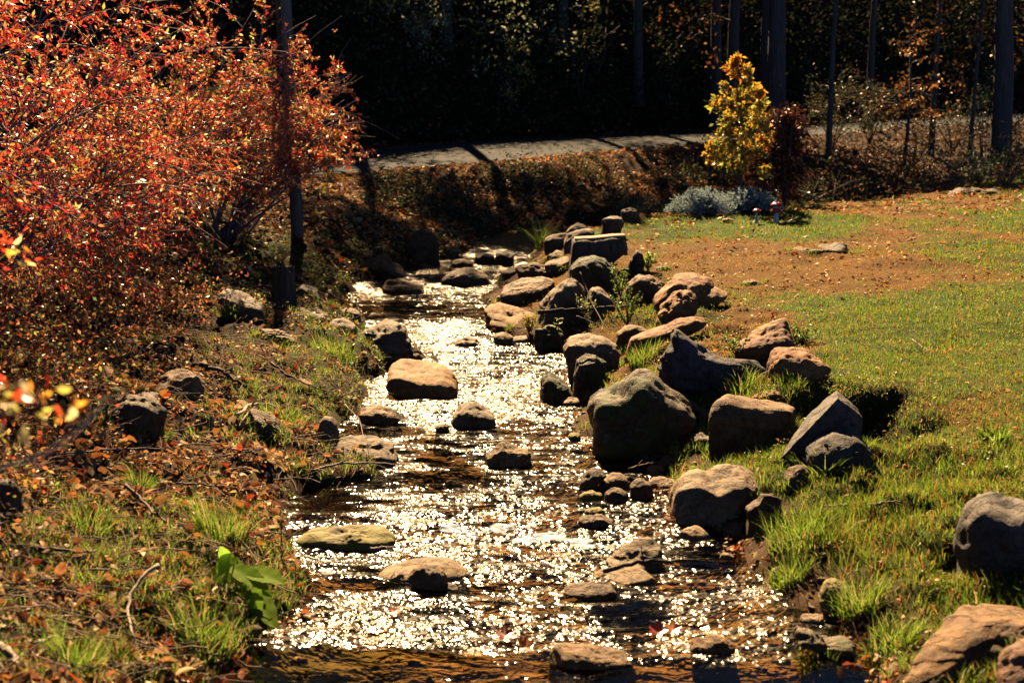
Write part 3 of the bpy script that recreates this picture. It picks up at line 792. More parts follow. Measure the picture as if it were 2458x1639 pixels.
rock('b', [(1000,525),(1020,500),(1060,480),(1120,480),(1112,515),(1050,535)], 'brown', 'small flat stone lying in the lawn above the rounded brown boulder', 'stone', ridge=.6)
rock('b', [(1660,615),(1700,595),(1760,590),(1830,620),(1800,645),(1700,640)], 'orange', 'flat orange stone barely showing through the lawn', 'stone', ridge=.6)
rock('b', [(680,1035),(720,1000),(790,950),(850,930),(920,945),(960,970),(900,1040),(780,1080)], 'brown', 'thin brown slab tilted behind the long curved slab', ridge=.8, dist=12.9)
rock('b', [(755,1085),(820,1030),(950,980),(1100,930),(1220,860),(1320,850),(1420,870),(1400,930),(1300,1000),(1160,1010),(1000,1040),(900,1090),(800,1140),(765,1125)], 'orange',
     'long curved orange slab reaching from the lawn down towards the water', 'boulder', ridge=.78, dep=.4, facets=1, dist=12.4, center=cs('b', [(1120,965)])[0])
rock('b', [(325,1090),(350,1020),(400,990),(520,978),(620,1010),(700,1060),(745,1120),(740,1180),(700,1240),(560,1230),(450,1200),(380,1190)], 'grey',
     'rounded tan-grey boulder above a darker wedge at the right waterline', 'boulder', ridge=.62, dep=.8, facets=2, rough=.04, dist=12.1)
rock('b', [(345,1360),(370,1290),(420,1200),(490,1145),(570,1160),(645,1215),(640,1290),(540,1300),(450,1330)], 'mossy', 'dark wedge of rock with a mossy ridge under the rounded tan-grey boulder', ridge=.9, facets=4, dist=11.5)
rock('b', [(440,1345),(470,1310),(515,1298),(560,1340),(595,1390),(520,1405),(460,1400)], 'light', 'small pale angular stone sitting on the gravel by the mossy pyramid rock', 'stone', ridge=.5, facets=5)
rock('b', [(450,1280),(530,1255),(600,1280),(660,1310),(620,1350),(560,1330),(470,1310)], 'dark', 'small dark stone right above the small pale angular stone', 'stone', dist=11.6)
rock('b', [(120,1485),(128,1380),(160,1310),(205,1262),(270,1315),(350,1375),(435,1430),(390,1480),(300,1512),(160,1500)], 'mossy', 'pyramid-shaped mossy rock in the water left of the huge dark boulder', 'boulder', ridge=.75, dep=.8, facets=3)
rock('b', [(400,1470),(440,1425),(500,1410),(550,1440),(520,1500),(430,1490)], 'brown', 'small brown stone touching the left shoulder of the huge dark boulder', 'stone')
# --- huge boulder and its neighbours
rock('d', [(350,250),(365,180),(430,120),(540,85),(600,30),(660,-30),(740,-62),(830,-50),(900,-20),(1000,40),(1100,110),(1190,190),(1240,280),(1235,360),(1150,400),(1030,470),(950,560),(850,650),(650,665),(430,655),(395,500),(385,360)], 'mossy',
     'huge dark boulder with a moss-speckled crown standing at the right waterline', 'boulder', ridge=.9, dep=.8, box=2.8, facets=3, rough=.05, sink=.05)
rock('d', [(1130,190),(1180,165),(1260,225),(1355,285),(1350,350),(1280,365),(1240,330)], 'brown', 'brown stone pinched between the huge dark boulder and the long wedge rock', 'stone', ridge=.8, dist=10.6)
hull_rock('d', [(1340,350,0),(1400,378,0),(1700,345,.02),(2010,300,.08),(1375,225,.10),(1470,168,.22),(1600,170,.55),(1800,200,.55),(2045,258,.30),(2000,230,.5),(1350,420,.1),(2000,380,.2),(1700,430,.3)], 'brown',
     'long wedge-shaped rock with a pale thin top edge right of the huge dark boulder', dist=10.3, rough=.02)
rock('d', [(1640,175),(1700,145),(1800,120),(1900,100),(1970,160),(2045,215),(1980,240),(1850,215),(1740,200)], 'orange', 'low orange rock lying just behind the long wedge-shaped rock', ridge=.8, dist=10.9)
rock('d', [(1070,380),(1080,350),(1115,335),(1150,350),(1185,400),(1150,430),(1080,415)], 'strat', 'little stack of layered stone at the right foot of the huge dark boulder', 'stone', strat=True, dist=9.9)
rock('d', [(945,690),(960,655),(1000,640),(1070,645),(1110,690),(1070,745),(970,750)], 'dark', 'small stone with a black front in the grass below the huge dark boulder', 'stone', ridge=.65, facets=4)
rock('d', [(810,775),(840,735),(890,712),(960,705),(985,750),(930,800),(830,805)], 'tan', 'tan stone between water and grass below the huge dark boulder', 'stone', ridge=.5)
rock('d', [(1135,590),(1160,530),(1210,480),(1270,460),(1340,490),(1400,520),(1390,570),(1250,600)], 'mossy', 'dark mossy clod of rock in the middle of the small grass shelf', rough=.14, ridge=.85)
rock('d', [(275,890),(300,830),(340,780),(400,740),(460,745),(525,790),(460,860),(350,925)], 'dark', 'dark pointed rock leading the leaf-strewn stones at the right waterline', facets=5, ridge=.85)
rock('d', [(410,905),(440,855),(490,815),(560,780),(650,785),(710,840),(660,890),(560,920),(440,920)], 'brown', 'brown rock second in the row of leaf-strewn stones at the right waterline', ridge=.7, facets=3)
rock('d', [(495,985),(505,930),(560,900),(640,905),(705,955),(690,1005),(560,1015)], 'dark', 'dark rock lowest in the row of leaf-strewn stones', ridge=.8, facets=3)
rock('d', [(700,870),(740,830),(800,810),(870,850),(900,930),(850,990),(760,1000),(705,950)], 'dark', 'dark stone buried in wet leaves between the row of stones and the block-shaped boulder', 'stone', ridge=.8)
rock('d', [(870,840),(900,808),(970,800),(1085,830),(1070,910),(980,925),(900,890)], 'light', 'pale smooth stone touching the left corner of the block-shaped boulder', 'stone', ridge=.5, facets=1)
rock('d', [(325,1115),(350,1080),(400,1058),(480,1055),(510,1085),(480,1115),(400,1128)], 'yellow', 'small yellowish stone awash above the foam', 'stone', sink=.5)
rock('d', [(265,1190),(290,1140),(330,1120),(400,1125),(430,1108),(500,1115),(570,1155),(660,1210),(500,1215),(380,1200)], 'dark', 'dark curved rock breaking the water beside the foam', sink=.4, ridge=.8)
rock('d', [(1040,1200),(1030,1080),(1050,960),(1070,890),(1120,830),(1180,795),(1280,778),(1340,800),(1380,795),(1430,765),(1500,748),(1600,755),(1700,800),(1770,850),(1810,915),(1740,985),(1660,1060),(1645,1150),(1400,1175),(1200,1215)], 'grey',
     'block-shaped boulder with black front and cracked pale top on the right waterline', 'boulder', ridge=.80, dep=.7, box=4.5, facets=3, rough=.045, sink=.05)
rock('d', [(1640,1150),(1630,1060),(1680,1010),(1740,985),(1760,935),(1860,920),(1905,945),(1918,1080),(1900,1190),(1760,1200)], 'dark', 'upright dark block leaning on the right side of the block-shaped boulder', 'boulder', ridge=.85, dep=.6, box=4, facets=4, sink=.1)
rock('d', [(1090,1290),(1110,1245),(1150,1210),(1220,1195),(1310,1230),(1360,1270),(1300,1310),(1180,1318)], 'light', 'pale humped stone at the left foot of the block-shaped boulder', 'stone', ridge=.5, facets=2)
rock('d', [(1430,1270),(1450,1210),(1500,1180),(1570,1182),(1640,1225),(1665,1285),(1560,1305),(1470,1300)], 'dark', 'dark humped stone in the shallows under the block-shaped boulder', 'stone', ridge=.8)
rock('d', [(1370,1225),(1390,1190),(1430,1175),(1475,1200),(1450,1250),(1390,1250)], 'brown', 'brown pebble-like stone left of the dark humped stone', 'stone')
rock('d', [(145,215),(170,185),(230,165),(300,170),(360,205),(340,240),(240,245)], 'light', 'flat pale stone in the water left of the huge dark boulder', 'stone', ridge=.5)
rock('d', [(205,495),(220,465),(260,452),(310,460),(330,500),(280,520),(225,520)], 'yellow', 'small round stone with a red leaf on it beside the huge dark boulder', 'stone', ridge=.6)
rock('d', [(300,960),(340,925),(420,910),(490,940),(480,990),(380,1000),(310,985)], 'yellow', 'greenish stone awash in front of the row of leaf-strewn stones', 'stone', ridge=.7)
# --- right bank
rock('b', [(1600,1090),(1640,1030),(1720,975),(1800,920),(1900,880),(2040,862),(2075,900),(2060,1000),(2050,1070),(1960,1110),(1890,1150),(1880,1215),(1760,1225),(1680,1150)], 'orange',
     'big orange sandstone boulder with a ridged top set in the edge of the lawn', 'boulder', ridge=.62, dep=.7, facets=4, rough=.06, dist=11.7)
rock('e', [(318,660),(325,560),(335,480),(380,440),(520,428),(640,440),(740,490),(790,560),(780,650),(650,690),(500,700),(345,745)], 'orange',
     'rounded orange block with moss hanging over its right side beside the hollow', 'boulder', ridge=.75, dep=.7, box=3.5, facets=2, rough=.06, dist=10.9)
hull_rock('e', [(415,1320,0),(465,1400,-.02),(590,1300,.0),(720,1230,.02),(900,1080,.08),(1070,1000,.15),(1010,905,.25),(870,842,.12),(860,783,.42),(740,872,.40),(620,992,.34),(520,1140,.24),(450,1240,.14),(700,1320,.3),(1000,1150,.4)], 'slate',
     'sharp-peaked grey slab tilted like a roof on the right bank', name='boulder', cat='boulder', dist=8.9, rough=.018, round_=0, cuts=5)
rock('e', [(575,1310),(600,1250),(650,1195),(740,1125),(860,1085),(990,1095),(1080,1140),(1130,1220),(1120,1340),(1000,1400),(850,1410),(680,1385)], 'slate',
     'smooth round grey boulder in front of the roof-like slab', 'boulder', ridge=.78, dep=.8, facets=1, rough=.03, dist=8.45)
rock('e', [(425,1510),(440,1450),(480,1400),(560,1350),(650,1365),(640,1430),(590,1520),(500,1580),(430,1575)], 'brown', 'brown stone half hidden in grass at the lower left of the roof-like slab', ridge=.6)
rock('f', [(1685,610),(1690,540),(1720,450),(1735,360),(1770,280),(1820,225),(1900,188),(2000,192),(2060,205),(2200,175),(2300,210),(2420,330),(2460,560),(2380,740),(2150,765),(1860,760),(1810,680)], 'slate',
     'big black-fronted boulder cut off by the right edge of the photo', 'boulder', ridge=.9, dep=.8, facets=3, rough=.045, dist=6.9)
rock('f', [(648,990),(645,920),(670,860),(730,810),(800,785),(870,795),(950,860),(975,930),(870,960),(780,1030),(700,1110)], 'yellow', 'mossy dark-fronted rock tucked into the grass at the right waterline', 'boulder', ridge=.8, facets=2, dist=6.6)
rock('f', [(430,1180),(520,1150),(620,1170),(720,1240),(840,1235),(930,1270),(940,1330),(880,1400),(760,1395),(650,1310),(500,1260)], 'mossy', 'low mossy ledge with dead leaves along the lower right waterline', ridge=.85, rough=.1, facets=3)
rock('f', [(530,1085),(550,1060),(690,1062),(695,1100),(680,1140),(600,1120)], 'light', 'pale brick-like stone at the lower right waterline', 'stone', ridge=.6, box=5)
rock('f', [(1140,1495),(1180,1450),(1240,1410),(1320,1430),(1330,1490),(1200,1520)], 'rust2', 'small red-brown stone under the grass left of the big orange corner boulder', 'stone')
hull_rock('f', [(1240,1700,0),(1300,1560,.05),(1400,1350,.18),(1500,1200,.30),(1620,1060,.45),(1760,1030,.62),(1900,985,.75),(2090,985,.80),(2230,1010,.85),(2560,1100,.8),
      (1480,1640,-.02),(1660,1430,.06),(1800,1260,.14),(1920,1140,.22),(2110,1110,.30),(2350,1150,.2),(1900,1750,.05),(2500,1750,.1),(1500,1800,.1),(2000,1500,.02)], 'ochre',
     'big orange angular boulder filling the lower right corner of the photo', name='boulder', cat='boulder', dist=5.35, rough=.022, cuts=5, round_=1, seed=8)
rock('f', [(1950,1640),(1965,1520),(2020,1400),(2110,1290),(2220,1230),(2420,1200),(2460,1700),(2200,1760),(1960,1740)], 'rust2', 'red-brown boulder in front of the orange angular boulder in the lower right corner', 'boulder', ridge=.85, facets=3, dist=4.85)
rock('l', [(945,1478),(980,1460),(1040,1448),(1100,1450),(1150,1432),(1270,1428),(1330,1445),(1385,1478),(1250,1490),(1050,1490)], 'dark', 'flat dark rock lying alone in the open lawn', ridge=.75, sink=.3, rough=.08)
rock('l', [(1885,1142),(1920,1120),(1975,1115),(2080,1128),(2180,1112),(2240,1120),(2180,1146),(1960,1150)], 'dark', 'low dark rock beside the small bare shrub at the far right of the lawn', ridge=.8, sink=.3, rough=.1)
rock('l', [(560,1308),(575,1285),(605,1275),(645,1292),(630,1312)], 'brown', 'small brown stone in front of the silvery mound', 'stone')
rock('b', [(605,230),(608,130),(640,112),(700,112),(760,130),(775,180),(740,230),(660,245)], 'dark', 'dark rock behind the right end of the cut log block', ridge=.85, dist=19.0)
rock('b', [(740,100),(760,75),(820,50),(880,70),(920,110),(860,125),(780,120)], 'dark', 'dark rounded rock in shade left of the silvery mound', ridge=.8, dist=21)
# --- middle and lower stream
rock('h', [(555,395),(580,340),(640,285),(760,200),(860,130),(960,112),(1030,118),(1055,160),(1062,290),(980,315),(850,340),(700,385)], 'strat',
     'brown wedge-shaped rock with cracked layers standing in midstream', 'boulder', ridge=.45, dep=.8, facets=5, rough=.09, strat=True)
rock('h', [(470,450),(540,410),(640,385),(800,345),(960,318),(1005,325),(1045,400),(1000,435),(860,440),(600,468)], 'light', 'flat pale slab awash in front of the wedge-shaped midstream rock', ridge=.4, sink=.5, facets=2)
rock('h', [(305,505),(370,475),(460,458),(570,455),(700,490),(725,540),(620,560),(540,600),(430,545)], 'dark', 'low dark rock just left of the flat pale slab in midstream', ridge=.65, sink=.4, facets=3)
rock('h', [(168,1112),(175,1060),(195,1015),(260,950),(330,920),(420,912),(560,930),(700,972),(820,995),(905,1025),(860,1055),(700,1080),(500,1112)], 'brown',
     'long dark-fronted rock lowest in the stream at the bottom of the photo', 'boulder', ridge=.72, dep=.6, facets=2, rough=.045)
rock('h', [(1275,945),(1300,905),(1350,880),(1440,852),(1540,875),(1600,935),(1650,985),(1560,1010),(1400,1020),(1310,990)], 'brown', 'rounded rock with red leaves at its foot near the bottom of the stream', ridge=.7, facets=2)
rock('h', [(1480,270),(1500,245),(1560,238),(1610,255),(1620,280),(1560,292)], 'brown', 'small dark-bottomed stone alone in the shallows right of the wedge-shaped midstream rock', 'stone')
rock('h', [(1860,430),(1880,370),(1940,335),(2010,350),(2040,400),(1990,460),(1900,455)], 'yellow', 'green-stained stone at the grassy right edge of the water', 'stone', ridge=.7)
rock('c', [(368,500),(372,430),(390,355),(432,312),(490,325),(530,375),(552,440),(545,490),(480,510),(400,515)], 'light', 'thumb-shaped pale stone standing at the left waterline', 'stone', ridge=.85, dep=.7, facets=0, rough=.03)
rock('c', [(415,560),(425,500),(460,460),(560,455),(700,470),(850,505),(980,560),(1095,650),(1000,675),(860,685),(700,672),(500,660),(430,610)], 'strat',
     'flat grey slab with dark weathered grooves on the left waterline', 'boulder', ridge=.38, dep=.8, facets=3, rough=.06, strat=True)
rock('c', [(688,340),(710,270),(760,243),(860,245),(980,265),(1040,300),(1062,388),(950,378),(800,385),(700,365)], 'brown', 'flat brown rock with leaves along its front in the left shallows', ridge=.62, box=3.5, facets=4)
rock('c', [(590,205),(600,180),(640,165),(690,180),(710,205),(650,220)], 'light', 'little pale stone among twigs on the left bank', 'stone')
rock('c', [(1368,395),(1400,350),(1440,300),(1480,230),(1510,180),(1570,152),(1650,185),(1740,240),(1800,290),(1845,330),(1740,370),(1640,400),(1480,412)], 'grey',
     'pyramid-shaped brown rock alone in the middle of the stream', 'boulder', ridge=.62, dep=.8, facets=4, rough=.05)
rock('c', [(1290,432),(1320,405),(1370,392),(1425,398),(1455,440),(1380,445)], 'dark', 'low dark stone at the left tip of the pyramid-shaped midstream rock', 'stone', sink=.4)
rock('c', [(1665,735),(1680,680),(1730,640),(1790,580),(1850,530),(1950,548),(2060,580),(2098,625),(2085,690),(1990,700),(1850,715),(1740,735)], 'brown', 'low arched rock with water pouring over its front in midstream', ridge=.72, dep=.7, facets=3, sink=.3)
rock('c', [(190,1300),(230,1255),(320,1215),(450,1185),(620,1175),(760,1205),(900,1230),(1000,1290),(1055,1365),(950,1395),(700,1400),(400,1400),(230,1360)], 'yellow',
     'long yellow-green algae-covered rock carrying dead leaves on the lower left of the stream', 'boulder', ridge=.6, dep=.55, facets=1, rough=.05)
rock('g', [(925,425),(960,380),(1040,335),(1150,300),(1300,278),(1430,270),(1550,292),(1640,360),(1665,420),(1600,450),(1400,455),(1100,440)], 'light',
     'smooth pale hump of stone awash in the lower stream', 'boulder', ridge=.5, dep=.6, facets=0, rough=.025, sink=.4)
rock('g', [(1195,415),(1230,360),(1300,325),(1400,335),(1470,375),(1540,455),(1450,475),(1300,440)], 'dark', 'black wet rock in front of the smooth pale hump', ridge=.85, facets=2, dist=7.0)
rock('g', [(1390,500),(1430,475),(1500,470),(1570,500),(1605,522),(1500,530)], 'dark', 'thin dark stone trailing below the black wet rock', 'stone', sink=.4)
# --- left bank
rock('j', [(980,960),(990,910),(1040,880),(1130,868),(1230,885),(1290,970),(1280,1050),(1180,1080),(1060,1040)], 'brown', 'angular brown boulder with a lit flat top in the leaf litter of the left bank', 'boulder', ridge=.72, box=4, facets=4, rough=.05)
rock('j', [(1355,410),(1400,360),(1520,410),(1650,470),(1690,540),(1660,590),(1540,565),(1420,490)], 'dark', 'long dark block of rock lying left of the old stump', ridge=.85, box=4, facets=4)
rock('j', [(1485,255),(1540,230),(1600,240),(1650,268),(1630,310),(1530,300)], 'tan', 'flat tan stone lying above the long dark block', 'stone', ridge=.5)
rock('j', [(620,1110),(680,1040),(760,1000),(880,990),(1000,1030),(1045,1120),(1020,1230),(880,1265),(740,1240),(650,1180)], 'dark', 'wide dark shaded rock under the red shrub on the left bank', 'boulder', ridge=.85, facets=3, rough=.08)
rock('j', [(1240,290),(1280,265),(1330,300),(1345,360),(1290,370),(1250,340)], 'dark', 'small dark stone at the upper end of the long dark block', 'stone')
rock('j', [(1840,510),(1880,470),(1950,460),(2050,510),(2080,560),(2000,590),(1880,570)], 'light', 'pale crumbly rock just right of the foot of the old stump', ridge=.45, rough=.08)
rock('j', [(2050,600),(2080,540),(2160,530),(2230,590),(2250,640),(2160,660),(2080,640)], 'light', 'pale stone sloping to the water right of the crumbly rock', 'stone', ridge=.45)
rock('j', [(2080,510),(2110,475),(2190,475),(2270,515),(2280,550),(2200,570),(2120,545)], 'strat', 'flat layered stone on the left waterline above the pale sloping stone', 'stone', ridge=.6)
rock('j', [(1860,900),(1880,925),(1960,960),(2010,1050),(1950,1040),(1880,980)], 'orange', 'orange stone sliver lying in the twigs of the left bank', 'stone', ridge=.6)
rock('i', [(-60,400),(-40,290),(20,250),(90,270),(130,330),(140,440),(90,500),(-20,500)], 'dark', 'dark boulder at the left edge of the photo under the blurred twig', 'boulder', ridge=.9)
rock('j', [(1560,1110),(1620,1140),(1740,1180),(1800,1250),(1700,1280),(1600,1230),(1540,1180)], 'dark', 'dark hollow-sided stone below the curved pale root on the left bank', 'stone', ridge=.8)
rock('j', [(1600,660),(1640,620),(1740,620),(1840,680),(1860,720),(1760,730),(1640,720)], 'brown', 'brown mound-like rock in the grass below the old stump', ridge=.6, rough=.1)
rock('j', [(1840,360),(1880,330),(1980,370),(2060,430),(2060,470),(1960,450),(1870,420)], 'dark', 'long dark rock on the bank right of the old stump', ridge=.8, facets=4)

# scattered pebbles in the bed and at the edges, too many to count
n = 1500
Yp = np.exp(rng.uniform(math.log(4.6), math.log(19), n)); 
side = rng.random(n)
Xp = np.where(side < .5, xl(Yp) + rng.normal(.12, .2, n), xr(Yp) + rng.normal(-.12, .2, n))
mid = rng.random(n) < .45
Xp = np.where(mid, xl(Yp) + (xr(Yp) - xl(Yp)) * rng.random(n), Xp)
Zp = ground(Xp, Yp)
g = Geo(); iv, if_ = ico(2)
for k in range(n):
    s = rng.uniform(.008, .028) * (1.6 if rng.random() < .12 else 1)
    v = iv * (1 + .18 * vnoise(iv * 1.7 + k)[:, None]) * s * rng.uniform([.8, .6, .35], [1.3, 1.1, .7])
    a = rng.uniform(0, 6.28); ca, sa = math.cos(a), math.sin(a)
    v = v @ np.array([[ca, sa, 0], [-sa, ca, 0], [0, 0, 1]])
    g.add(v + [Xp[k], Yp[k], Zp[k] + s * .15], if_)
tag(g.build('gravel', ROCKM['brown'], smooth=True), 'loose pebbles on the stream bed and along both waterlines', 'gravel', kind='stuff')

# ------------------------------------------------------------------ wood
M_LOG = bark_mat('grey_old_wood', (.15, .10, .065), (.045, .03, .02), sc=12, bump=.8)
M_CHAR = bark_mat('charred_wood', (.13, .105, .095), (.035, .028, .025), sc=14, bump=.9)
M_TWIG = bark_mat('twig_bark', (.24, .16, .10), (.10, .06, .04), sc=20, bump=.3)
M_PALETWIG = bark_mat('pale_bare_wood', (.42, .32, .22), (.25, .18, .12), sc=20, bump=.3)
M_CUT = bark_mat('lit_cut_wood', (.40, .25, .14), (.22, .13, .07), sc=6, bump=.3, stretch=1)

# cut log block: a squared-off end of a big trunk standing among the boulders
t = thing('log_block', tuple(hit(*cs('b', [(560, 600)])[0])), 'dark cut log block with a flat pale-edged top among the right bank boulders', 'log')
p, f, h = stone_mesh(cs('b', [(350,590),(370,480),(392,300),(420,288),(560,282),(700,268),(775,264),(820,325),(790,390),(710,450),(600,520),(420,600)]), dep=.5, ridge=.97, box=6, rough=.02, facets=2, seed=77, dist=16.6)
g = Geo(); g.add(p, f); g.build('trunk', M_LOG, t, smooth=True)
g = Geo()
yy = p[:, 1].mean()
q = np.array([at_dist(*cs('b', [(x, y)])[0], yy) for x, y in [(405, 292), (560, 285), (700, 270), (785, 268)]])
v = np.concatenate([q + [0, -.14, .004], q + [0, .16, .012], q + [0, .16, -.01], q + [0, -.14, -.015]])
i = np.arange(3)[:, None]
f = np.concatenate([i + [0, 1, 5, 4], i + [4, 5, 9, 8], i + [8, 9, 13, 12], i + [12, 13, 1, 0], [[0, 4, 8, 12], [3, 15, 11, 7]]])
g.add(v, f); g.build('lit_sawn_edge', M_CUT, t)  # sawn top in paler wood, its colour painting a thin sunlit edge

# old stump on the left bank
sb = hit(*cs('j', [(1765, 490)])[0])
t = thing('tree_stump', tuple(sb), 'dark weathered old stump standing upright on the left bank', 'stump')
g = Geo()
w_ = 75 * .38265 * sb[1] / FS
n = 26; m = 14
th = np.arange(n) * 2 * math.pi / n
hh = 235 * .38265 * sb[1] / FS
rows = []
for k in range(m):
    tt = k / (m - 1)
    rr = w_ * (1.12 - .2 * tt) * (1 + .07 * np.sin(5 * th + 1) + .06 * vnoise(np.stack([np.cos(th) * 2, np.sin(th) * 2, np.full(n, tt * 1.2)], 1)))
    rows.append(np.stack([rr * np.cos(th) + .01 * tt, rr * np.sin(th) + w_, np.full(n, -.12 + (hh + .12) * tt) + (k == m - 1) * .03 * np.sin(3 * th)], 1))
rows.append(rows[-1] * [.8, .8, 1] + [0, .2 * w_, -.01]); rows.append(rows[-1] * [.02, .02, 1] + [0, w_ * .95, -.03])
v = np.concatenate(rows) + sb; i = np.arange(len(rows) - 1)[:, None] * n; j = np.arange(n)[None]
f = np.stack([i + j, i + (j + 1) % n, i + n + (j + 1) % n, i + n + j], -1).reshape(-1, 4)
g.add(v, f); g.build('trunk', M_LOG, t, smooth=True)
g = Geo()
for a in (-2.6, -.5, .6, 2.2):
    g_p = [sb + np.array([w_ * .8 * math.cos(a) * s, w_ + w_ * .8 * math.sin(a) * s, .1 - .1 * s]) for s in (.8, 1.2, 1.7, 2.3)]
    tube(g, g_p, [.05, .04, .028, .012], 7)
g.build('root', M_LOG, t, smooth=True)

# split charred stump between the boulders
t = thing('split_stump', tuple(at_dist(*cs('b', [(1300, 1420)])[0], 11.2)), 'charcoal-grey split stump with a horn-like peak and a root sweeping right', 'stump')
p, f, h = stone_mesh(cs('b', [(1050,1260),(1058,1150),(1130,1070),(1128,1010),(1175,968),(1255,1030),(1290,1060),(1400,1115),(1500,1165),(1640,1195),(1845,1208),(1880,1290),(1700,1350),(1560,1420),(1400,1480),(1250,1460),(1120,1370)]),
                     dep=.42, ridge=.92, box=2.4, rough=.06, facets=1, seed=91, dist=11.2, center=cs('b', [(1310, 1260)])[0], strat=True, sink=.05)
g = Geo(); g.add(p, f); g.build('trunk', M_CHAR, t, smooth=True)
p, f, h = stone_mesh(cs('b', [(1045,1300),(1060,1240),(1110,1195),(1160,1178),(1205,1235),(1240,1330),(1260,1440),(1160,1450),(1070,1370)]), dep=.5, ridge=.9, box=2.2, rough=.06, facets=3, seed=92, dist=10.95, strat=True)
g = Geo(); g.add(p, f); g.build('splinter', M_CHAR, t, smooth=True)
# ------------------------------------------------------------------ grass and leaf litter
M_GRASS = leaf_mat('grass_blade', trans=.45, gloss=.03, rough=.4, tb=1.4)
M_LITTER = leaf_mat('dead_leaf', trans=.22, gloss=.022, rough=.45)
M_RED = leaf_mat('autumn_leaf', trans=.5, gloss=.09, rough=.33, tb=1.5)
M_YEL = leaf_mat('yellow_leaf', trans=.5, gloss=.06, rough=.4, tb=1.4)
M_DARKLEAF = leaf_mat('forest_leaf', trans=.3, gloss=.045, rough=.4)

def field(n, y0=4.3, y1=34, spread=1.12):
    Y = np.exp(rng.uniform(math.log(y0), math.log(y1), n))
    X = rng.uniform(-1, 1, n) * (Y * .36 * spread + .6)
    return X, Y
def stay(X, Y, p):
    k = rng.random(len(X)) < p
    return X[k], Y[k]

def frame_of(X, Y):
    e = .06
    z = ground(X, Y); zx = ground(X + e, Y); zy = ground(X, Y + e)
    return z, norm(np.stack([-(zx - z) / e, -(zy - z) / e, np.ones_like(z)], 1))

# lawn: short blades
X, Y = field(620000, 4.6, 30, 1.3)
m = lawn_mask(X, Y)
br = brown_mask(X, Y)
X, Y = stay(X, Y, m * (1 - .25 * br) * (.55 + .45 * sstep(-.6, .1, n2(X, Y, 1.7, 3, 141))))
m = X < xr(Y) + 9.5; X, Y = X[m], Y[m]
br = brown_mask(X, Y)
n = len(X); Z = ground(X, Y)
tall = n2(X, Y, 1.1, 3, 101)
near = sstep(13, 6.5, Y)
edge = np.exp(-((pdist(X, Y, RB) - .55) / .5) ** 2) * (Y < 12)
H = rng.uniform(.018, .045, n) * (1 + .7 * np.clip(tall, 0, 1)) * (1 + near * .5 + edge * 1.0 * np.clip(tall + .4, 0, 1.2)) * (1 - .45 * br)
W = np.maximum(.0035 + .0016 * near, .00052 * Y) * rng.uniform(.7, 1.3, n)
C = pal([(.10, .17, .012), (.16, .22, .02), (.07, .12, .010), (.20, .24, .03)], n)
D_ = pal([(.30, .13, .028), (.27, .10, .02), (.32, .20, .06), (.22, .17, .03)], n)
k = (rng.random(n) < .2 + .75 * br)[:, None]
C = np.where(k, D_, C)
g = Geo(); blades(g, np.stack([X, Y, Z - .004], 1), H, W, rng.uniform(.15, 1.0, n), rng.uniform(0, 6.28, n), C)
tag(g.build('lawn_grass', M_GRASS, origin=(0, 0, 0)), 'short green and rusty grass of the lawn on the right bank', 'grass', kind='stuff')

# longer grass of both banks in tufts
def tufts(cx, cy, n, rad, h, w=.005, dry=.12, green=((.11, .18, .015), (.17, .24, .025), (.08, .14, .012), (.24, .30, .05)), lean=(.2, .9)):
    k = len(cx)
    idx = np.repeat(np.arange(k), n)
    rr = rad * np.sqrt(rng.random(k * n)) * np.repeat(rng.uniform(.6, 1.3, k), n)
    aa = rng.uniform(0, 6.28, k * n)
    X = cx[idx] + rr * np.cos(aa); Y = cy[idx] + rr * np.sin(aa)
    Z = ground(X, Y)
    H = h * rng.uniform(.45, 1.15, k * n) * np.repeat(rng.uniform(.7, 1.25, k), n)
    C = pal(green, k * n)
    d = rng.random(k * n) < dry
    C[d] = pal([(.36, .26, .12), (.30, .19, .08)], int(d.sum()))
    az = aa + rng.normal(0, .8, k * n)
    return np.stack([X, Y, Z - .006], 1), H, w * rng.uniform(.7, 1.3, k * n), rng.uniform(*lean, k * n), az, C
g = Geo()
X, Y = field(17000, 4.4, 22)
X, Y = stay(X, Y, (X < xl(Y) - .0) * (1 - .5 * sstep(9.5, 13, Y)) * np.clip(left_green(X, Y) ** 1.1 * .75 + .10 * np.exp(-pdist(X, Y, LB) / .8), 0, 1))
blades(g, *tufts(X, Y, 26, .055, .075, dry=.26), seg=3)
X, Y = field(6000, 4.4, 13)
X, Y = stay(X, Y, .7 * (X > xr(Y) + .02) * np.exp(-(pdist(X, Y, RB) / np.where(Y < 9, 1.3, .9)) ** 2) * sstep(-.35, .25, n2(X, Y, .9, 3, 111)) * .75)
blades(g, *tufts(X, Y, 26, .06, .085), seg=3)
for i_, (x0, x1, y0, y1) in enumerate(FEET):      # grass grown up against the feet of rocks on land
    k = int(26 * (x1 - x0 + .15)) + 2
    th = rng.uniform(math.pi, 2 * math.pi, k); cx_, cy_ = (x0 + x1) / 2, (y0 + y1) / 2
    X = cx_ + (x1 - x0) * .52 * np.cos(th); Y = cy_ + (y1 - y0) * .55 * np.sin(th)
    ok = ((X > xr(Y) + .05) | (X < xl(Y) - .05)) & (rng.random(k) < .55)
    if ok.any(): blades(g, *tufts(X[ok], Y[ok], 22, .045, .075), seg=3)
tag(g.build('bank_grass', M_GRASS, origin=(0, 0, 0)), 'longer tufted grass growing along both stream banks', 'grass', kind='stuff')

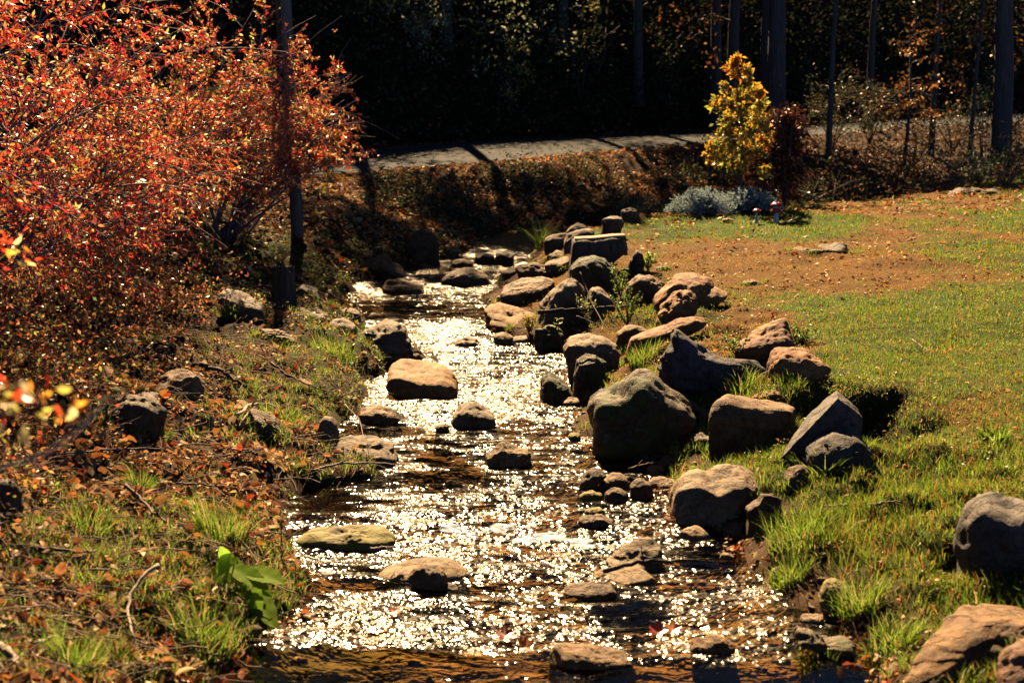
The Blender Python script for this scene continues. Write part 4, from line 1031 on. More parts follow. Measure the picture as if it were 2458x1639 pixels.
# tall single clumps one can point at
def clump(px, py, h, label, n=150, rad=.09, w=.006, crop='V', **kw):
    p = hit(*cs(crop, [(px, py)])[0])
    t = hit(*cs(crop, [(px, py)])[0])
    g = Geo(); blades(g, *tufts(np.array([p[0]]), np.array([p[1]]), n, rad, h, w, **kw), seg=3)
    tag(g.build('grass_clump', M_GRASS, origin=tuple(p)), label, 'grass clump')
clump(320, 1140, .22, 'spiky green grass clump alone among dead leaves on the left bank', 220, .07)
clump(505, 1240, .20, 'bright grass clump directly above the big green dock leaves', 300, .13)
clump(470, 1480, .17, 'grass clump hanging into the shade below the dock leaves', 200, .09)
clump(175, 1545, .2, 'ragged grass clump in the lower left corner of the photo', 260, .14)
clump(205, 1230, .17, 'bright grass clump beside a twig at the far left of the leaf litter', 200, .1)
clump(650, 965, .2, 'long-bladed grass clump near the curved pale root on the left bank', 240, .12)
clump(530, 730, .22, 'tall thin grass clump below the long dark block on the left bank', 150, .1)
clump(765, 815, .2, 'domed bright grass clump next to the dark jagged layered rock', 420, .2)
clump(1240, 570, .42, 'dark spray of grass at the foot of the far pale boulder', 90, .06, .008)
clump(1480, 830, .2, 'grass clump left of the charcoal-grey split stump', 260, .14)
clump(1700, 890, .2, 'grass clump between the split stump and the long wedge rock', 200, .14)
clump(1850, 1230, .22, 'tall bright grass clump overhanging the water on the lower right bank', 420, .16)
clump(1980, 1400, .2, 'leaning grass clump above the mossy dark-fronted rock', 380, .17)
clump(1815, 1330, .16, 'grass hanging over the undercut edge between water and bank on the lower right', 300, .14)
clump(1890, 1500, .15, 'low grass clump at the waterline near the lower right corner boulder', 300, .15)
clump(2050, 1480, .16, 'thick grass clump behind the big orange corner boulder', 340, .2)
clump(1950, 985, .12, 'tiny grass tuft growing on the roof-like grey slab', 40, .03)
clump(1900, 1090, .20, 'few upright blades in front of the smooth round grey boulder', 40, .12, .006)
clump(2280, 1020, .16, 'broad-bladed bright green clump near the right edge of the photo', 160, .12, .016, dry=0)
clump(1600, 1000, .12, 'grass clump on the small shelf behind the huge dark boulder', 160, .12)

# dead leaves
OR = [(.46, .22, .07), (.38, .14, .04), (.52, .32, .14), (.26, .10, .04), (.56, .40, .21), (.42, .06, .02), (.50, .18, .03)]
def litter(n, maskf, size, y0, y1, lift=.012, cols=OR, w=(3, 3, 3, 3, 2, .9, 1), tilt=.55, spread=1.12):
    X, Y = field(n, y0, y1, spread)
    X, Y = stay(X, Y, maskf(X, Y))
    n = len(X)
    if n == 0: return None
    z, N = frame_of(X, Y)
    N = norm(N + rng.normal(0, tilt, (n, 3)) * [1, 1, .4])
    a = rng.uniform(0, 6.28, n)
    A = np.stack([np.cos(a), np.sin(a), np.zeros(n)], 1); A = A - N * (A * N).sum(1, keepdims=True)
    L = size * rng.uniform(.55, 1.3, n) * np.clip(Y / 11, 1, 2)
    P = np.stack([X, Y, z + rng.uniform(0, lift, n) + .2 * L * np.abs(A[:, 2])], 1)
    return P, A, N, L, L * rng.uniform(.4, .75, n), pal(cols, n, .25, w)
def lf(X, Y):
    d = pdist(X, Y, LB)
    yn, yf, _, _ = road_c(X)
    return (X < xl(Y)) * (Y < yn - .1) * (1 - .72 * left_green(X, Y)) * sstep(0, .15, d) * sstep(-.8, .3, n2(X, Y, .8, 3, 121) + .5)
g = Geo()
leaves(g, *litter(150000, lf, .05, 4.3, 34))
leaves(g, *litter(26000, lf, .075, 4.3, 10.5, .03, tilt=.8))
leaves(g, *litter(60000, lf, .03, 4.3, 14, .03, tilt=.9))
n = 90000
X = rng.uniform(-6, 9, n); Y = rng.uniform(20, 37, n); X, Y = stay(X, Y, (X < xl(Y)) * (Y < road_c(X)[0] - .05) * sstep(-.7, .2, n2(X, Y, .7, 3, 123) + .2)); n = len(X)
z, N = frame_of(X, Y); a = rng.uniform(0, 6.28, n)
leaves(g, np.stack([X, Y, z + .02 * rng.random(n)], 1), np.stack([np.cos(a), np.sin(a), .3 * rng.normal(0, 1, n)], 1), norm(N + rng.normal(0, .6, (n, 3))), .085 * rng.uniform(.6, 1.2, n), .05, pal(OR, n, .25, (3, 4, 2, 3, .8, 1.3, 2)), 'dia')
tag(g.build('leaf_litter', M_LITTER, origin=(0, 0, 0)), 'dead tan, orange and red leaves covering the left bank and road embankment', 'leaf litter', kind='stuff')
def rf_(X, Y):
    far = sstep(17, 24, Y - .25 * X)
    return (X > xr(Y)) * (Y < 33) * (.05 + .04 * (Y < 9) + .26 * brown_mask(X, Y) * sstep(7, 16, Y) * sstep(-.3, .4, n2(X, Y, 1.1, 2, 137)) + .75 * far * sstep(-.5, .5, n2(X, Y, .5, 2, 131) + .2) + .10 * np.exp(-pdist(X, Y, RB) / .3))
g = Geo()
leaves(g, *litter(100000, rf_, .04, 4.4, 33))
tag(g.build('lawn_leaves', M_LITTER, origin=(0, 0, 0)), 'fallen leaves strewn over the lawn, thickest along its far crest', 'leaf litter', kind='stuff')
# forest floor and verge beyond the road, far thin strip
def ff(X, Y):
    yn, yf, _, _ = road_c(X)
    return ((Y > yf) | ((Y < yn) & (X > 3))) * (Y > 30)
g = Geo()
leaves(g, *litter(40000, ff, .07, 30, 62, .02, [(.16, .06, .022), (.10, .045, .02), (.2, .10, .04), (.05, .03, .016)], (1, 1, 1, 1)))
tag(g.build('forest_litter', M_LITTER, origin=(0, 0, 0)), 'dead leaves on the shaded ground round the road and forest edge', 'leaf litter', kind='stuff')

# wet leaves washed against the waterlines
def wl(X, Y):
    dl, dr = pdist(X, Y, LB), pdist(X, Y, RB)
    d = np.minimum(dl, dr)
    return np.exp(-(d / .1) ** 2) * .8 * sstep(-.1, .5, n2(X, Y, 1.3, 2, 135) + .15)
g = Geo()
r_ = litter(60000, wl, .05, 4.4, 19, .02, [(.30, .08, .03), (.20, .09, .04), (.42, .12, .03), (.12, .06, .03), (.46, .30, .15)], (1, 1, 1, 1, .6))
P = r_[0]; P[:, 2] = np.maximum(P[:, 2], water_z(P[:, 1]) + .008)
leaves(g, *r_)
tag(g.build('waterline_leaves', M_LITTER, origin=(0, 0, 0)), 'wet red-brown leaves washed up along both waterlines', 'leaf litter', kind='stuff')

# ------------------------------------------------------------------ low leafy weeds (clover, moss plants) on the right bank
def weeds(n, maskf, y0, y1, h, size, cols):
    X, Y = field(n, y0, y1); X, Y = stay(X, Y, maskf(X, Y)); n = len(X)
    z = ground(X, Y)
    P = np.stack([X, Y, z + rng.uniform(0, h, n)], 1)
    a = rng.uniform(0, 6.28, n); A = np.stack([np.cos(a), np.sin(a), rng.uniform(-.1, .8, n)], 1)
    N = norm(np.stack([rng.normal(0, .5, n), rng.normal(0, .5, n), np.ones(n)], 1))
    L = size * rng.uniform(.6, 1.3, n) * np.clip(Y / 11, 1, 2)
    return P, A, N, L, L * .6, pal(cols, n, .2)
def wm(X, Y):
    d = pdist(X, Y, RB)
    return (X > xr(Y)) * (Y < 16) * (np.exp(-((d - 1.2) / .6) ** 2) * sstep(.0, .45, n2(X, Y, 1.4, 3, 151)) + .9 * np.exp(-(((X - PIT[0]) / .5) ** 2 + ((Y - PIT[1] - .2) / .25) ** 2)))
g = Geo()
leaves(g, *weeds(70000, wm, 6, 16, .06, .022, [(.08, .12, .02), (.13, .16, .03), (.16, .13, .03), (.22, .13, .04)]))
def wm2(X, Y): return (X < xl(Y)) * (Y < 24) * (Y > 12) * sstep(.1, .5, n2(X, Y, .9, 3, 152)) * np.exp(-pdist(X, Y, LB) / 3)
leaves(g, *weeds(40000, wm2, 12, 24, .12, .03, [(.08, .12, .025), (.12, .15, .04), (.18, .15, .04)]))
n = 60000  # dark weeds whose deep colour and placing also paint the embankment's shade
X = rng.uniform(-2.5, 7, n); Y = rng.uniform(23.5, 33, n)
X, Y = stay(X, Y, (X < xl(Y) + .1) * (Y < road_c(X)[0] - 1.3) * sstep(-.1, .35, n2(X, Y, .7, 3, 153) + .35 * sstep(-1.2, .5, X) - .12 * (Y - 26)))
n = len(X); z = ground(X, Y)
leaves(g, np.stack([X, Y, z + rng.gamma(1.4, .09, n)], 1), rng.normal(0, 1, (n, 3)), rng.normal(0, 1, (n, 3)), .08 * rng.uniform(.5, 1.3, n), .035, pal([(.035, .05, .018), (.05, .06, .02), (.07, .04, .02), (.10, .10, .04)], n), 'dia')
tag(g.build('ground_weeds', M_GRASS, origin=(0, 0, 0)), 'low leafy weeds and moss plants in patches of both banks', 'weeds', kind='stuff')

# ------------------------------------------------------------------ shrubs
def grow(base, n_stem, H, reach, az0, az_s, droop, twigs, per, lsize, cols, w, mat, name, label, cat, stem_r=.022, bark=None, stemlen=1.0, group=None,
         sec=(7, .45), leafw=.38, up=(.5, 1.25), start=.3, bias=None, lean=0.0, hang=.35):
    """a many-stemmed shrub: arching stems, side shoots, twigs with leaves"""
    base = np.array(base, float)
    t = thing(name, tuple(base), label, cat, group)
    gs, gl = Geo(), Geo()
    P2, R2, P3, R3 = [], [], [], []
    LP, LA = [], []
    for s in range(n_stem):
        az = az0 + rng.normal(0, az_s) if az_s < 2 else rng.uniform(0, 6.28)
        el = rng.uniform(*up)
        L = H * rng.uniform(.75, 1.15) * stemlen
        m = 12
        p = base + np.array([rng.normal(0, .12), rng.normal(0, .12), -.08])
        d = np.array([math.cos(az) * math.cos(el), math.sin(az) * math.cos(el), math.sin(el)])
        pts = [p]
        for k in range(m - 1):
            d = d + np.array([math.cos(az), math.sin(az), 0]) * reach / m - np.array([0, 0, 1]) * droop * (k / m) ** 1.2 / m * 2.2 + rng.normal(0, .05, 3)
            d = d / np.linalg.norm(d)
            p = p + d * L / (m - 1); pts.append(p)
        pts = np.array(pts)
        if bias is not None:
            bad = np.nonzero(pts[:, 0] > bias.x0 - .25)[0]
            if len(bad) and bad[0] > 2: pts = pts[:bad[0]]
            elif len(bad): continue
            m = len(pts)
        tube(gs, pts, np.linspace(stem_r, .004, m), 5)
        T = norm(np.gradient(pts, axis=0))
        for q in range(sec[0]):
            u = start + (1 - start) * (q + rng.random()) / sec[0]
            i = min(int(u * (m - 1)), m - 2); fr = u * (m - 1) - i
            b0 = pts[i] * (1 - fr) + pts[i + 1] * fr
            d2 = norm(T[i] + rng.normal(0, .75, 3) + np.array([0, 0, .15]))
            L2 = L * sec[1] * rng.uniform(.5, 1.1) * (1.15 - .5 * u)
            m2 = 7; pp = [b0]; dd = d2
            for k in range(m2 - 1):
                dd = norm(dd + rng.normal(0, .1, 3) - np.array([0, 0, .11 * droop]))
                pp.append(pp[-1] + dd * L2 / (m2 - 1))
            pp = np.array(pp)
            if bias is not None and not bias(pp[3:4])[0]: continue
            P2.append(pp); R2.append(np.linspace(.007, .0025, m2))
            T2 = norm(np.gradient(pp, axis=0))
            tu = rng.uniform(.1, 1, twigs)
            ti = np.minimum((tu * (m2 - 1)).astype(int), m2 - 2); tf = (tu * (m2 - 1) - ti)[:, None]
            b1 = pp[ti] * (1 - tf) + pp[ti + 1] * tf
            d3 = norm(T2[ti] + rng.normal(0, .7, (twigs, 3)))
            L3 = rng.uniform(.10, .32, twigs)[:, None]
            tt = np.linspace(0, 1, 4)[None, :, None]
            q3 = b1[:, None] + d3[:, None] * L3[:, None] * tt + np.array([0, 0, -1.0]) * (tt ** 2) * L3[:, None] * .25
            P3.append(q3); R3.append(np.tile(np.linspace(.0025, .0012, 4), (twigs, 1)))
            if bias is not None:
                kk = bias(q3[:, 2]); P3[-1] = q3[kk]; R3[-1] = R3[-1][kk]
            lu = rng.uniform(.1, 1.02, (twigs, per, 1))
            lp = b1[:, None] + d3[:, None] * L3[:, None] * lu - np.array([0, 0, 1.0]) * lu ** 2 * L3[:, None] * .25
            LP.append(lp.reshape(-1, 3)); LA.append(np.repeat(d3, per, 0))
    tubes(gs, np.array(P2), np.array(R2), 4); tubes(gs, np.concatenate(P3), np.concatenate(R3), 3)
    LP = np.concatenate(LP); LA = np.concatenate(LA); n = len(LP)
    ok = LP[:, 2] > ground(LP[:, 0], LP[:, 1]) + .03
    if bias is not None: ok &= bias(LP)
    LP, LA = LP[ok], LA[ok]; n = len(LP)
    A = norm(LA * .7 + rng.normal(0, .6, (n, 3)) - np.array([0, 0, hang]))
    N = norm(rng.normal(0, 1, (n, 3)) + np.array([0, 0, .4]))
    L = lsize * rng.uniform(.45, 1.55, n)
    hue = vnoise(LP * 1.3 + 5)[:, None]
    C = pal(cols, n, .2, w)
    leaves(gl, LP, A, N, L, L * leafw, C, 'dia')
    gs.build('stem', bark or M_SHRUB, t, smooth=True)
    gl.build('foliage', mat, t)
    return t, (LP if n else None)
M_SHRUB = bark_mat('red_shrub_bark', (.34, .22, .16), (.16, .09, .065), sc=16, bump=.3)
M_BARKD = bark_mat('shrub_bark', (.20, .13, .085), (.08, .05, .035), sc=16, bump=.3)
REDS = [(.46, .028, .02), (.46, .085, .025), (.44, .17, .04), (.34, .02, .015), (.62, .42, .18), (.28, .24, .045), (.14, .028, .018)]
def clear_right(LP):
    s = np.array([FS * LP[:, 0] / LP[:, 1]]).ravel() + CX
    return np.ones(len(LP), bool)
def gp(x, y, Y=None):
    sx, sy = V(x, y)
    if Y is None: return hit(sx, sy)
    X = (sx - CX) / FS * Y
    return np.array([X, Y, gz(X, Y)])
def limit(x0, k=0.0, zmin=0.0, slope=0.0):
    """keep foliage left of a line in plan and above a rising lower edge"""
    f_ = lambda P: (P[:, 0] < x0 + k * (P[:, 2] - 1.5) + .25 * vnoise(P * 2.2)) & (P[:, 2] > zmin + slope * (P[:, 0] - x0) + .15 * vnoise(P * 2.5 + 9))
    f_.x0 = x0
    return f_
grow(gp(-160, 0, 11.0), 24, 4.0, .8, .1, 1.3, .6, 9, 16, .038, REDS, (4, 3.5, 2, 3, 2, 1.5, 3), M_RED, 'red_shrub', 'big red-leaved shrub nearest the camera at the left edge, arching bare stems', 'shrub', bias=limit(-2.75, .25, .5, .2))
grow(gp(-380, 0, 12.0), 22, 4.7, .6, .0, 2.5, .7, 9, 15, .041, REDS, (4, 3, 2, 3, 1, 1, 2), M_RED, 'red_shrub', 'dark red shrub reaching the top left corner of the photo', 'shrub', bias=limit(-3.1, .15, .5, 0))
grow(gp(130, 0, 14.2), 26, 4.3, .8, .2, 1.2, .6, 9, 17, .038, REDS, (4, 3.5, 2.5, 3, 2.5, 1.3, 2.5), M_RED, 'red_shrub', 'wide orange-red shrub in the middle of the left bank thicket', 'shrub', bias=limit(-2.95, .35, .85, .1))
grow(gp(330, 0, 16.8), 18, 3.9, .6, .15, 1.1, .6, 9, 16, .041, REDS, (3.5, 4, 3, 2.6, 3, 1.2, 2.0), M_RED, 'red_shrub', 'tall red shrub behind the wide one, crossing left of the wooden pole', 'shrub', up=(.75, 1.35), bias=limit(-2.75, .12, 1.5, .5))
grow(gp(500, 0, 18.2), 20, 3.3, .7, .0, .7, .6, 9, 18, .046, REDS, (3, 4, 3.5, 2.2, 3.5, 1.2, 1.6), M_RED, 'orange_shrub', 'orange shrub spreading right across the wooden pole', 'shrub', up=(.7, 1.35), bias=limit(-1.75, -.33, 2.1, .62))
grow(gp(390, 0, 19.8), 18, 2.1, .5, .0, 2.5, .5, 8, 15, .055, [(.45, .33, .05), (.35, .30, .05), (.55, .30, .05), (.50, .18, .04)], (3, 2, 2, 2), M_YEL, 'yellow_shrub', 'yellow-olive shrub on dark upright stems behind the red ones', 'shrub', stem_r=.03, start=.3)
grow(gp(-330, 0, 9.3), 16, 2.5, .8, .2, 2.5, .8, 8, 13, .042, REDS, (3, 2, 2, 3, 1, 2, 4), M_RED, 'red_shrub', 'low red shrub rooted off the left edge, added to shade the left bank', 'shrub', bias=limit(-2.75, .1, .3, .1))  # extra shrub beyond the frame edge, added for the shade it casts
# low tangle of leaves and bramble under the shrubs
g = Geo()
X, Y = field(170000, 6, 16, 1.2)
h_ = hit(*V(150, 760))
d = pdist(X, Y, LB)
X, Y = stay(X, Y, (X < xl(Y) - .9) * sstep(1.2, 2.6, d + .5 * n2(X, Y, .8, 2, 161)) * .75)
n = len(X)
P = np.stack([X, Y, ground(X, Y) + rng.gamma(1.3, .13, n)], 1)
A = rng.normal(0, 1, (n, 3)) - [0, 0, .4]
leaves(g, P, A, rng.normal(0, 1, (n, 3)), .04 * rng.uniform(.5, 1.3, n), .02, pal([(.42, .10, .03), (.30, .08, .03), (.40, .20, .06), (.20, .18, .04), (.12, .14, .03), (.25, .12, .05)], n, .25, (2, 2, 2, 1.5, 2, 2)), 'dia')
tag(g.build('undergrowth', M_RED, origin=(0, 0, 0)), 'low bramble and seedlings under the red shrubs on the left bank', 'undergrowth', kind='stuff')

# hanging sprigs close to the camera, out of focus
def sprig(pts, Y0, nl, size, label, cols, name='leafy_branch'):
    P = np.array([at_dist(*V(x, y), Y0 + dz) for x, y, dz in pts])
    t = thing(name, tuple(P[0]), label, 'branch')
    g = Geo(); 
    u = np.linspace(0, 1, 12); k = np.linspace(0, 1, len(P))
    C_ = np.stack([np.interp(u, k, P[:, i]) for i in range(3)], 1)
    tube(g, C_, np.linspace(.005, .0015, 12), 5); g.build('stem', M_BARKD, t, smooth=True)
    g = Geo(); uu = rng.uniform(.15, 1, nl)
    LP = np.stack([np.interp(uu, u, C_[:, i]) for i in range(3)], 1) + rng.normal(0, .024, (nl, 3))
    A = norm(rng.normal(0, .8, (nl, 3)) + [.4, 0, -.5]); N = rng.normal(0, 1, (nl, 3))
    L = size * rng.uniform(.6, 1.2, nl)
    leaves(g, LP, A, N, L, L * .5, pal(cols, nl, .15)); g.build('foliage', M_RED, t)
BR = [(.70, .10, .02), (.72, .30, .04), (.6, .05, .02), (.72, .55, .25), (.5, .42, .08)]
sprig([(-120, 500, 0), (-40, 545, .05), (30, 560, .1), (90, 600, .15)], 4.6, 34, .036, 'small bright red and yellow sprig poking in at the left edge below the shrubs', BR)
sprig([(-150, 850, 0), (-40, 880, 0), (60, 915, .05), (180, 960, .1)], 2.7, 40, .036, 'blurred orange and red leaf sprig close to the camera at the left edge', BR)
sprig([(-150, 960, 0), (-60, 955, 0), (20, 950, .05), (60, 955, .1)], 2.6, 7, .04, 'blurred pale yellow leaves just under the orange sprig at the left edge', [(.6, .5, .25), (.5, .45, .15)])
g = Geo()
P = np.array([at_dist(*V(x, y), 1.9) for x, y in [(-200, 1120), (-20, 1080), (90, 1050), (170, 1000), (225, 945), (250, 905)]])
tube(g, P, [.0035, .0032, .003, .0028, .0024, .0018], 6)
tag(g.build('bare_twig', M_PALETWIG, smooth=True, origin=tuple(P[0])), 'blurred pale bare twig curving up across the left edge in front of everything', 'twig')

# ------------------------------------------------------------------ wooden pole
M_POLE = bark_mat('weathered_pole', (.24, .17, .12), (.11, .075, .05), sc=14, bump=.35)
pb = hit(*V(684, 545))
t = thing('utility_pole', tuple(pb), 'weathered wooden utility pole behind the orange shrub on the left bank', 'pole')
tp = at_dist(*V(655, -20), pb[1] + .1); d_ = (tp - pb); top = pb + d_ * 1.55
g = Geo(); tube(g, np.array([pb - [0, 0, .3]] + [pb + (top - pb) * k for k in np.linspace(.02, 1, 14)]), np.linspace(.0046, .0034, 15) * pb[1], 18); g.build('post', M_POLE, t, smooth=True)
g = Geo(); o_ = np.array([-.115, .02, 0])
tube(g, np.array([pb + o_ + (top - pb) * k for k in np.linspace(.38, .98, 10)]), .03, 8); g.build('cable_pipe', M_LOG, t, smooth=True)

# ------------------------------------------------------------------ sapling, dark shrub, silver mound, toadstools
def crown_leaves(g, n, path, rad, size, cols, w, hang=.3, width=.5, kind='dia', shell=.35, clump=26):
    """leaves in clumps round a path of centres"""
    path = np.array(path, float); rad = np.array(rad, float)
    nc = max(6, n // clump)
    u = rng.random(nc); k = np.linspace(0, 1, len(path))
    c = np.stack([np.interp(u, k, path[:, i]) for i in range(3)], 1); r = np.interp(u, k, rad)
    d = norm(rng.normal(0, 1, (nc, 3)))
    c = c + d * (r * rng.uniform(shell, 1.0, nc))[:, None]
    i = rng.integers(0, nc, n)
    P = c[i] + rng.normal(0, 1, (n, 3)) * (r[i] * .13)[:, None]
    A = norm(d[i] * .8 + rng.normal(0, .7, (n, 3)) - [0, 0, hang]); N = norm(rng.normal(0, 1, (n, 3)) + [0, 0, .5])
    L = size * rng.uniform(.6, 1.25, n)
    hue = (P[:, 2] - path[:, 2].min()) / (np.ptp(path[:, 2]) + 1e-6)
    C = pal(cols, n, .2, w)
    leaves(g, P, A, N, L, L * width, C, kind)
    return P
b0 = gp(1700, 0, 22.8)
t = thing('yellow_sapling', tuple(b0), 'slender sapling with yellow-green leaves tipped orange at the lawn corner', 'tree')
def q(x, y, Y=22.8): return at_dist(*V(x, y), Y)
g = Geo(); tube(g, np.array([b0 - [0, 0, .1], q(1700, 400), q(1705, 300), q(1692, 200), q(1690, 130)]), [.035, .03, .024, .015, .005], 8)
for x0, y0, x1, y1, dy in [(1702, 380, 1640, 350, -.1), (1703, 350, 1760, 310, .2), (1704, 300, 1650, 270, .1), (1700, 260, 1750, 215, -.2), (1696, 230, 1650, 190, .2), (1692, 180, 1712, 140, 0)]:
    tube(g, np.array([q(x0, y0), (q(x0, y0) + q(x1, y1)) / 2 + [0, dy * .5, .02], q(x1, y1) + [0, dy, 0]]), [.012, .008, .003], 5)
g.build('trunk', M_BARKD, t, smooth=True)
g = Geo()
YL = [(.52, .30, .025), (.30, .26, .03), (.16, .18, .025), (.60, .22, .02), (.08, .11, .02)]
crown_leaves(g, 1500, [q(1700, 375), q(1700, 320)], [.46, .50], .085, YL, (3, 3, 3, 1, 2), shell=.5, clump=90)
crown_leaves(g, 1300, [q(1705, 310), q(1700, 225)], [.50, .40], .085, YL, (3, 4, 3, 1, 2), shell=.5, clump=90)
crown_leaves(g, 700, [q(1692, 220), q(1688, 175)], [.30, .26], .08, YL, (4, 3, 2, 2, 1), shell=.5, clump=90)
crown_leaves(g, 450, [q(1690, 165), q(1686, 138)], [.20, .12], .08, YL, (4, 1, 0, 5, 0), shell=.1)
crown_leaves(g, 260, [q(1750, 325), q(1768, 315)], [.14, .10], .08, YL, (3, 1, 0, 6, 0), shell=.1)
crown_leaves(g, 260, [q(1740, 212), q(1752, 220)], [.14, .10], .08, YL, (3, 1, 0, 5, 0), shell=.1)
crown_leaves(g, 260, [q(1640, 345), q(1632, 358)], [.14, .10], .08, YL, (5, 3, 0, 1, 0), shell=.1)
g.build('crown', M_YEL, t)
b0 = gp(1800, 0, 23.3)
t = thing('dark_red_shrub', tuple(b0), 'dark maroon drooping shrub pressed against the right side of the yellow sapling', 'shrub')
g = Geo()
for k in range(7):
    a = rng.uniform(0, 6.28); e = q(1800 + 40 * math.cos(a), 260 + 40 * rng.random(), 23.3 + .3 * math.sin(a))
    tube(g, np.array([b0, (b0 + e) / 2 + [0, 0, .15], e]), [.02, .013, .004], 5)
g.build('stem', M_BARKD, t, smooth=True)
g = Geo()
MR = [(.075, .018, .012), (.045, .016, .012), (.13, .03, .015), (.04, .03, .014), (.22, .09, .03)]
crown_leaves(g, 4200, [q(1800, 420, 23.3), q(1803, 330, 23.3), q(1805, 262, 23.3)], [.46, .52, .30], .10, MR, (4, 4, 2, 3, .6), hang=1.0, width=.35, shell=.1)
crown_leaves(g, 900, [q(1740, 410, 23.3), q(1740, 350, 23.3)], [.30, .28], .10, MR, (4, 4, 2, 3, .6), hang=1.0, width=.35, shell=.1)
g.build('foliage', M_DARKLEAF, t)

SV = [(.30, .40, .38), (.40, .50, .47), (.22, .31, .28), (.48, .56, .52)]
M_SILVER = leaf_mat('silver_leaf', trans=.25, gloss=.05, rough=.5)
for (x0, y0, x1, Y0, hh, lab) in [(1548, 500, 1670, 21.2, .36, 'silvery blue-green feathery mound plant at the corner of the lawn, the brighter of two'),
                                  (1660, 495, 1775, 21.6, .32, 'silvery feathery mound plant in shade right of its brighter twin')]:
    a_ = gp((x0 + x1) / 2, 0, Y0)
    t = thing('silver_mound', tuple(a_), lab, 'plant')
    wd = (x1 - x0) * VS * Y0 / FS / 2 * 1.25
    g, gs = Geo(), Geo()
    n = 330
    az = rng.uniform(0, 6.28, n); el = rng.uniform(.15, 1.5, n)
    e = a_ + np.stack([wd * np.cos(az) * np.cos(el) * 1.1, wd * .8 * np.sin(az) * np.cos(el), hh * np.sin(el) * rng.uniform(.75, 1.2, n)], 1)
    tt = np.linspace(0, 1, 5)[None, :, None]
    b_ = a_ + (e - a_) * [.3, .3, 0]
    PT = b_[:, None] * (1 - tt) + e[:, None] * tt + np.array([0, 0, .04]) * np.sin(tt * 3.14)
    tubes(gs, PT, np.tile(np.linspace(.004, .002, 5), (n, 1)), 3)
    u = rng.uniform(.25, 1.05, (n, 26, 1)); LP = (b_[:, None] * (1 - u) + e[:, None] * u + np.array([0, 0, .04]) * np.sin(u * 3.14)).reshape(-1, 3)
    LA = norm(np.repeat(norm(e - b_), 26, 0) + rng.normal(0, .6, (len(LP), 3)))
    leaves(g, LP, LA, rng.normal(0, 1, LP.shape), .045 * rng.uniform(.6, 1.2, len(LP)), .011, pal(SV, len(LP)), 'dia')
    gs.build('stem', M_BARKD, t, smooth=True); g.build('foliage', M_SILVER, t)

def plain(name, c, rough=.4, spec=.5):
    m, nt, out = new_mat(name); b = nd(nt, 'BsdfPrincipled', i_Roughness=rough); b.inputs['Base Color'].default_value = (*c, 1); b.inputs['Specular IOR Level'].default_value = spec
    tc = nd(nt, 'TexCoord'); n_ = nd(nt, 'TexNoise', i_Scale=60.0, i_Detail=4.0); nt.links.new(tc.outputs['Object'], n_.inputs['Vector'])
    nt.links.new(mixc(nt, .25, c, n_.outputs[0], 'MULTIPLY'), b.inputs['Base Color'])
    nt.links.new(b.outputs[0], out.inputs[0]); return m
M_CAP = plain('toadstool_red', (.85, .03, .015), .35); M_STALK = plain('toadstool_white', (.75, .72, .64), .6)
def lathe(g, prof, c, n=20):
    prof = np.array(prof); th = np.arange(n) * 2 * math.pi / n
    v = np.stack([prof[:, 0][:, None] * np.cos(th), prof[:, 0][:, None] * np.sin(th), np.repeat(prof[:, 1][:, None], n, 1)], -1).reshape(-1, 3) + c
    i = np.arange(len(prof) - 1)[:, None] * n; j = np.arange(n)[None]
    g.add(v, np.stack([i + j, i + (j + 1) % n, i + n + (j + 1) % n, i + n + j], -1).reshape(-1, 4))
def toadstool(x, Y0, h, r, label, caps=1):
    b_ = gp(x, 0, Y0); t = thing('toadstool_ornament', tuple(b_), label, 'ornament')
    g = Geo(); lathe(g, [(.001, -.02), (r * .55, -.02), (r * .5, 0), (r * .32, h * .4), (r * .27, h * .86), (.001, h * .9)], b_); g.build('stalk', M_STALK, t, smooth=True)
    for k in range(caps):
        z0 = h * (.80 - .30 * k); rr = r * (1 - .0 * k)
        g = Geo(); lathe(g, [(r * .3, z0), (rr * .85, z0 - .004), (rr, z0 + .012), (rr * .92, z0 + h * .09), (rr * .6, z0 + h * .17), (.001, z0 + h * .21)], b_)
        c = g.build('cap', M_CAP, t, smooth=True)
        for a, e in [(0, .5), (1.1, .9), (2.2, .45), (3.3, .8), (4.4, .5), (5.4, 1.0)]:
            s_ = b_ + np.array([math.cos(a) * rr * .97 * math.cos(e), math.sin(a) * rr * .97 * math.cos(e), z0 + h * .02 + h * .17 * math.sin(e)])
            iv, fi = ico(2); g = Geo(); g.add(iv * r * .13 * [1, 1, .6] + s_, fi); g.build('spot', M_STALK, c, smooth=True)
toadstool(1737, 20.2, .22, .06, 'small red-capped toadstool ornament standing left of the double one')
toadstool(1782, 20.2, .29, .09, 'double red-capped toadstool ornament beside the dark maroon shrub', 2)

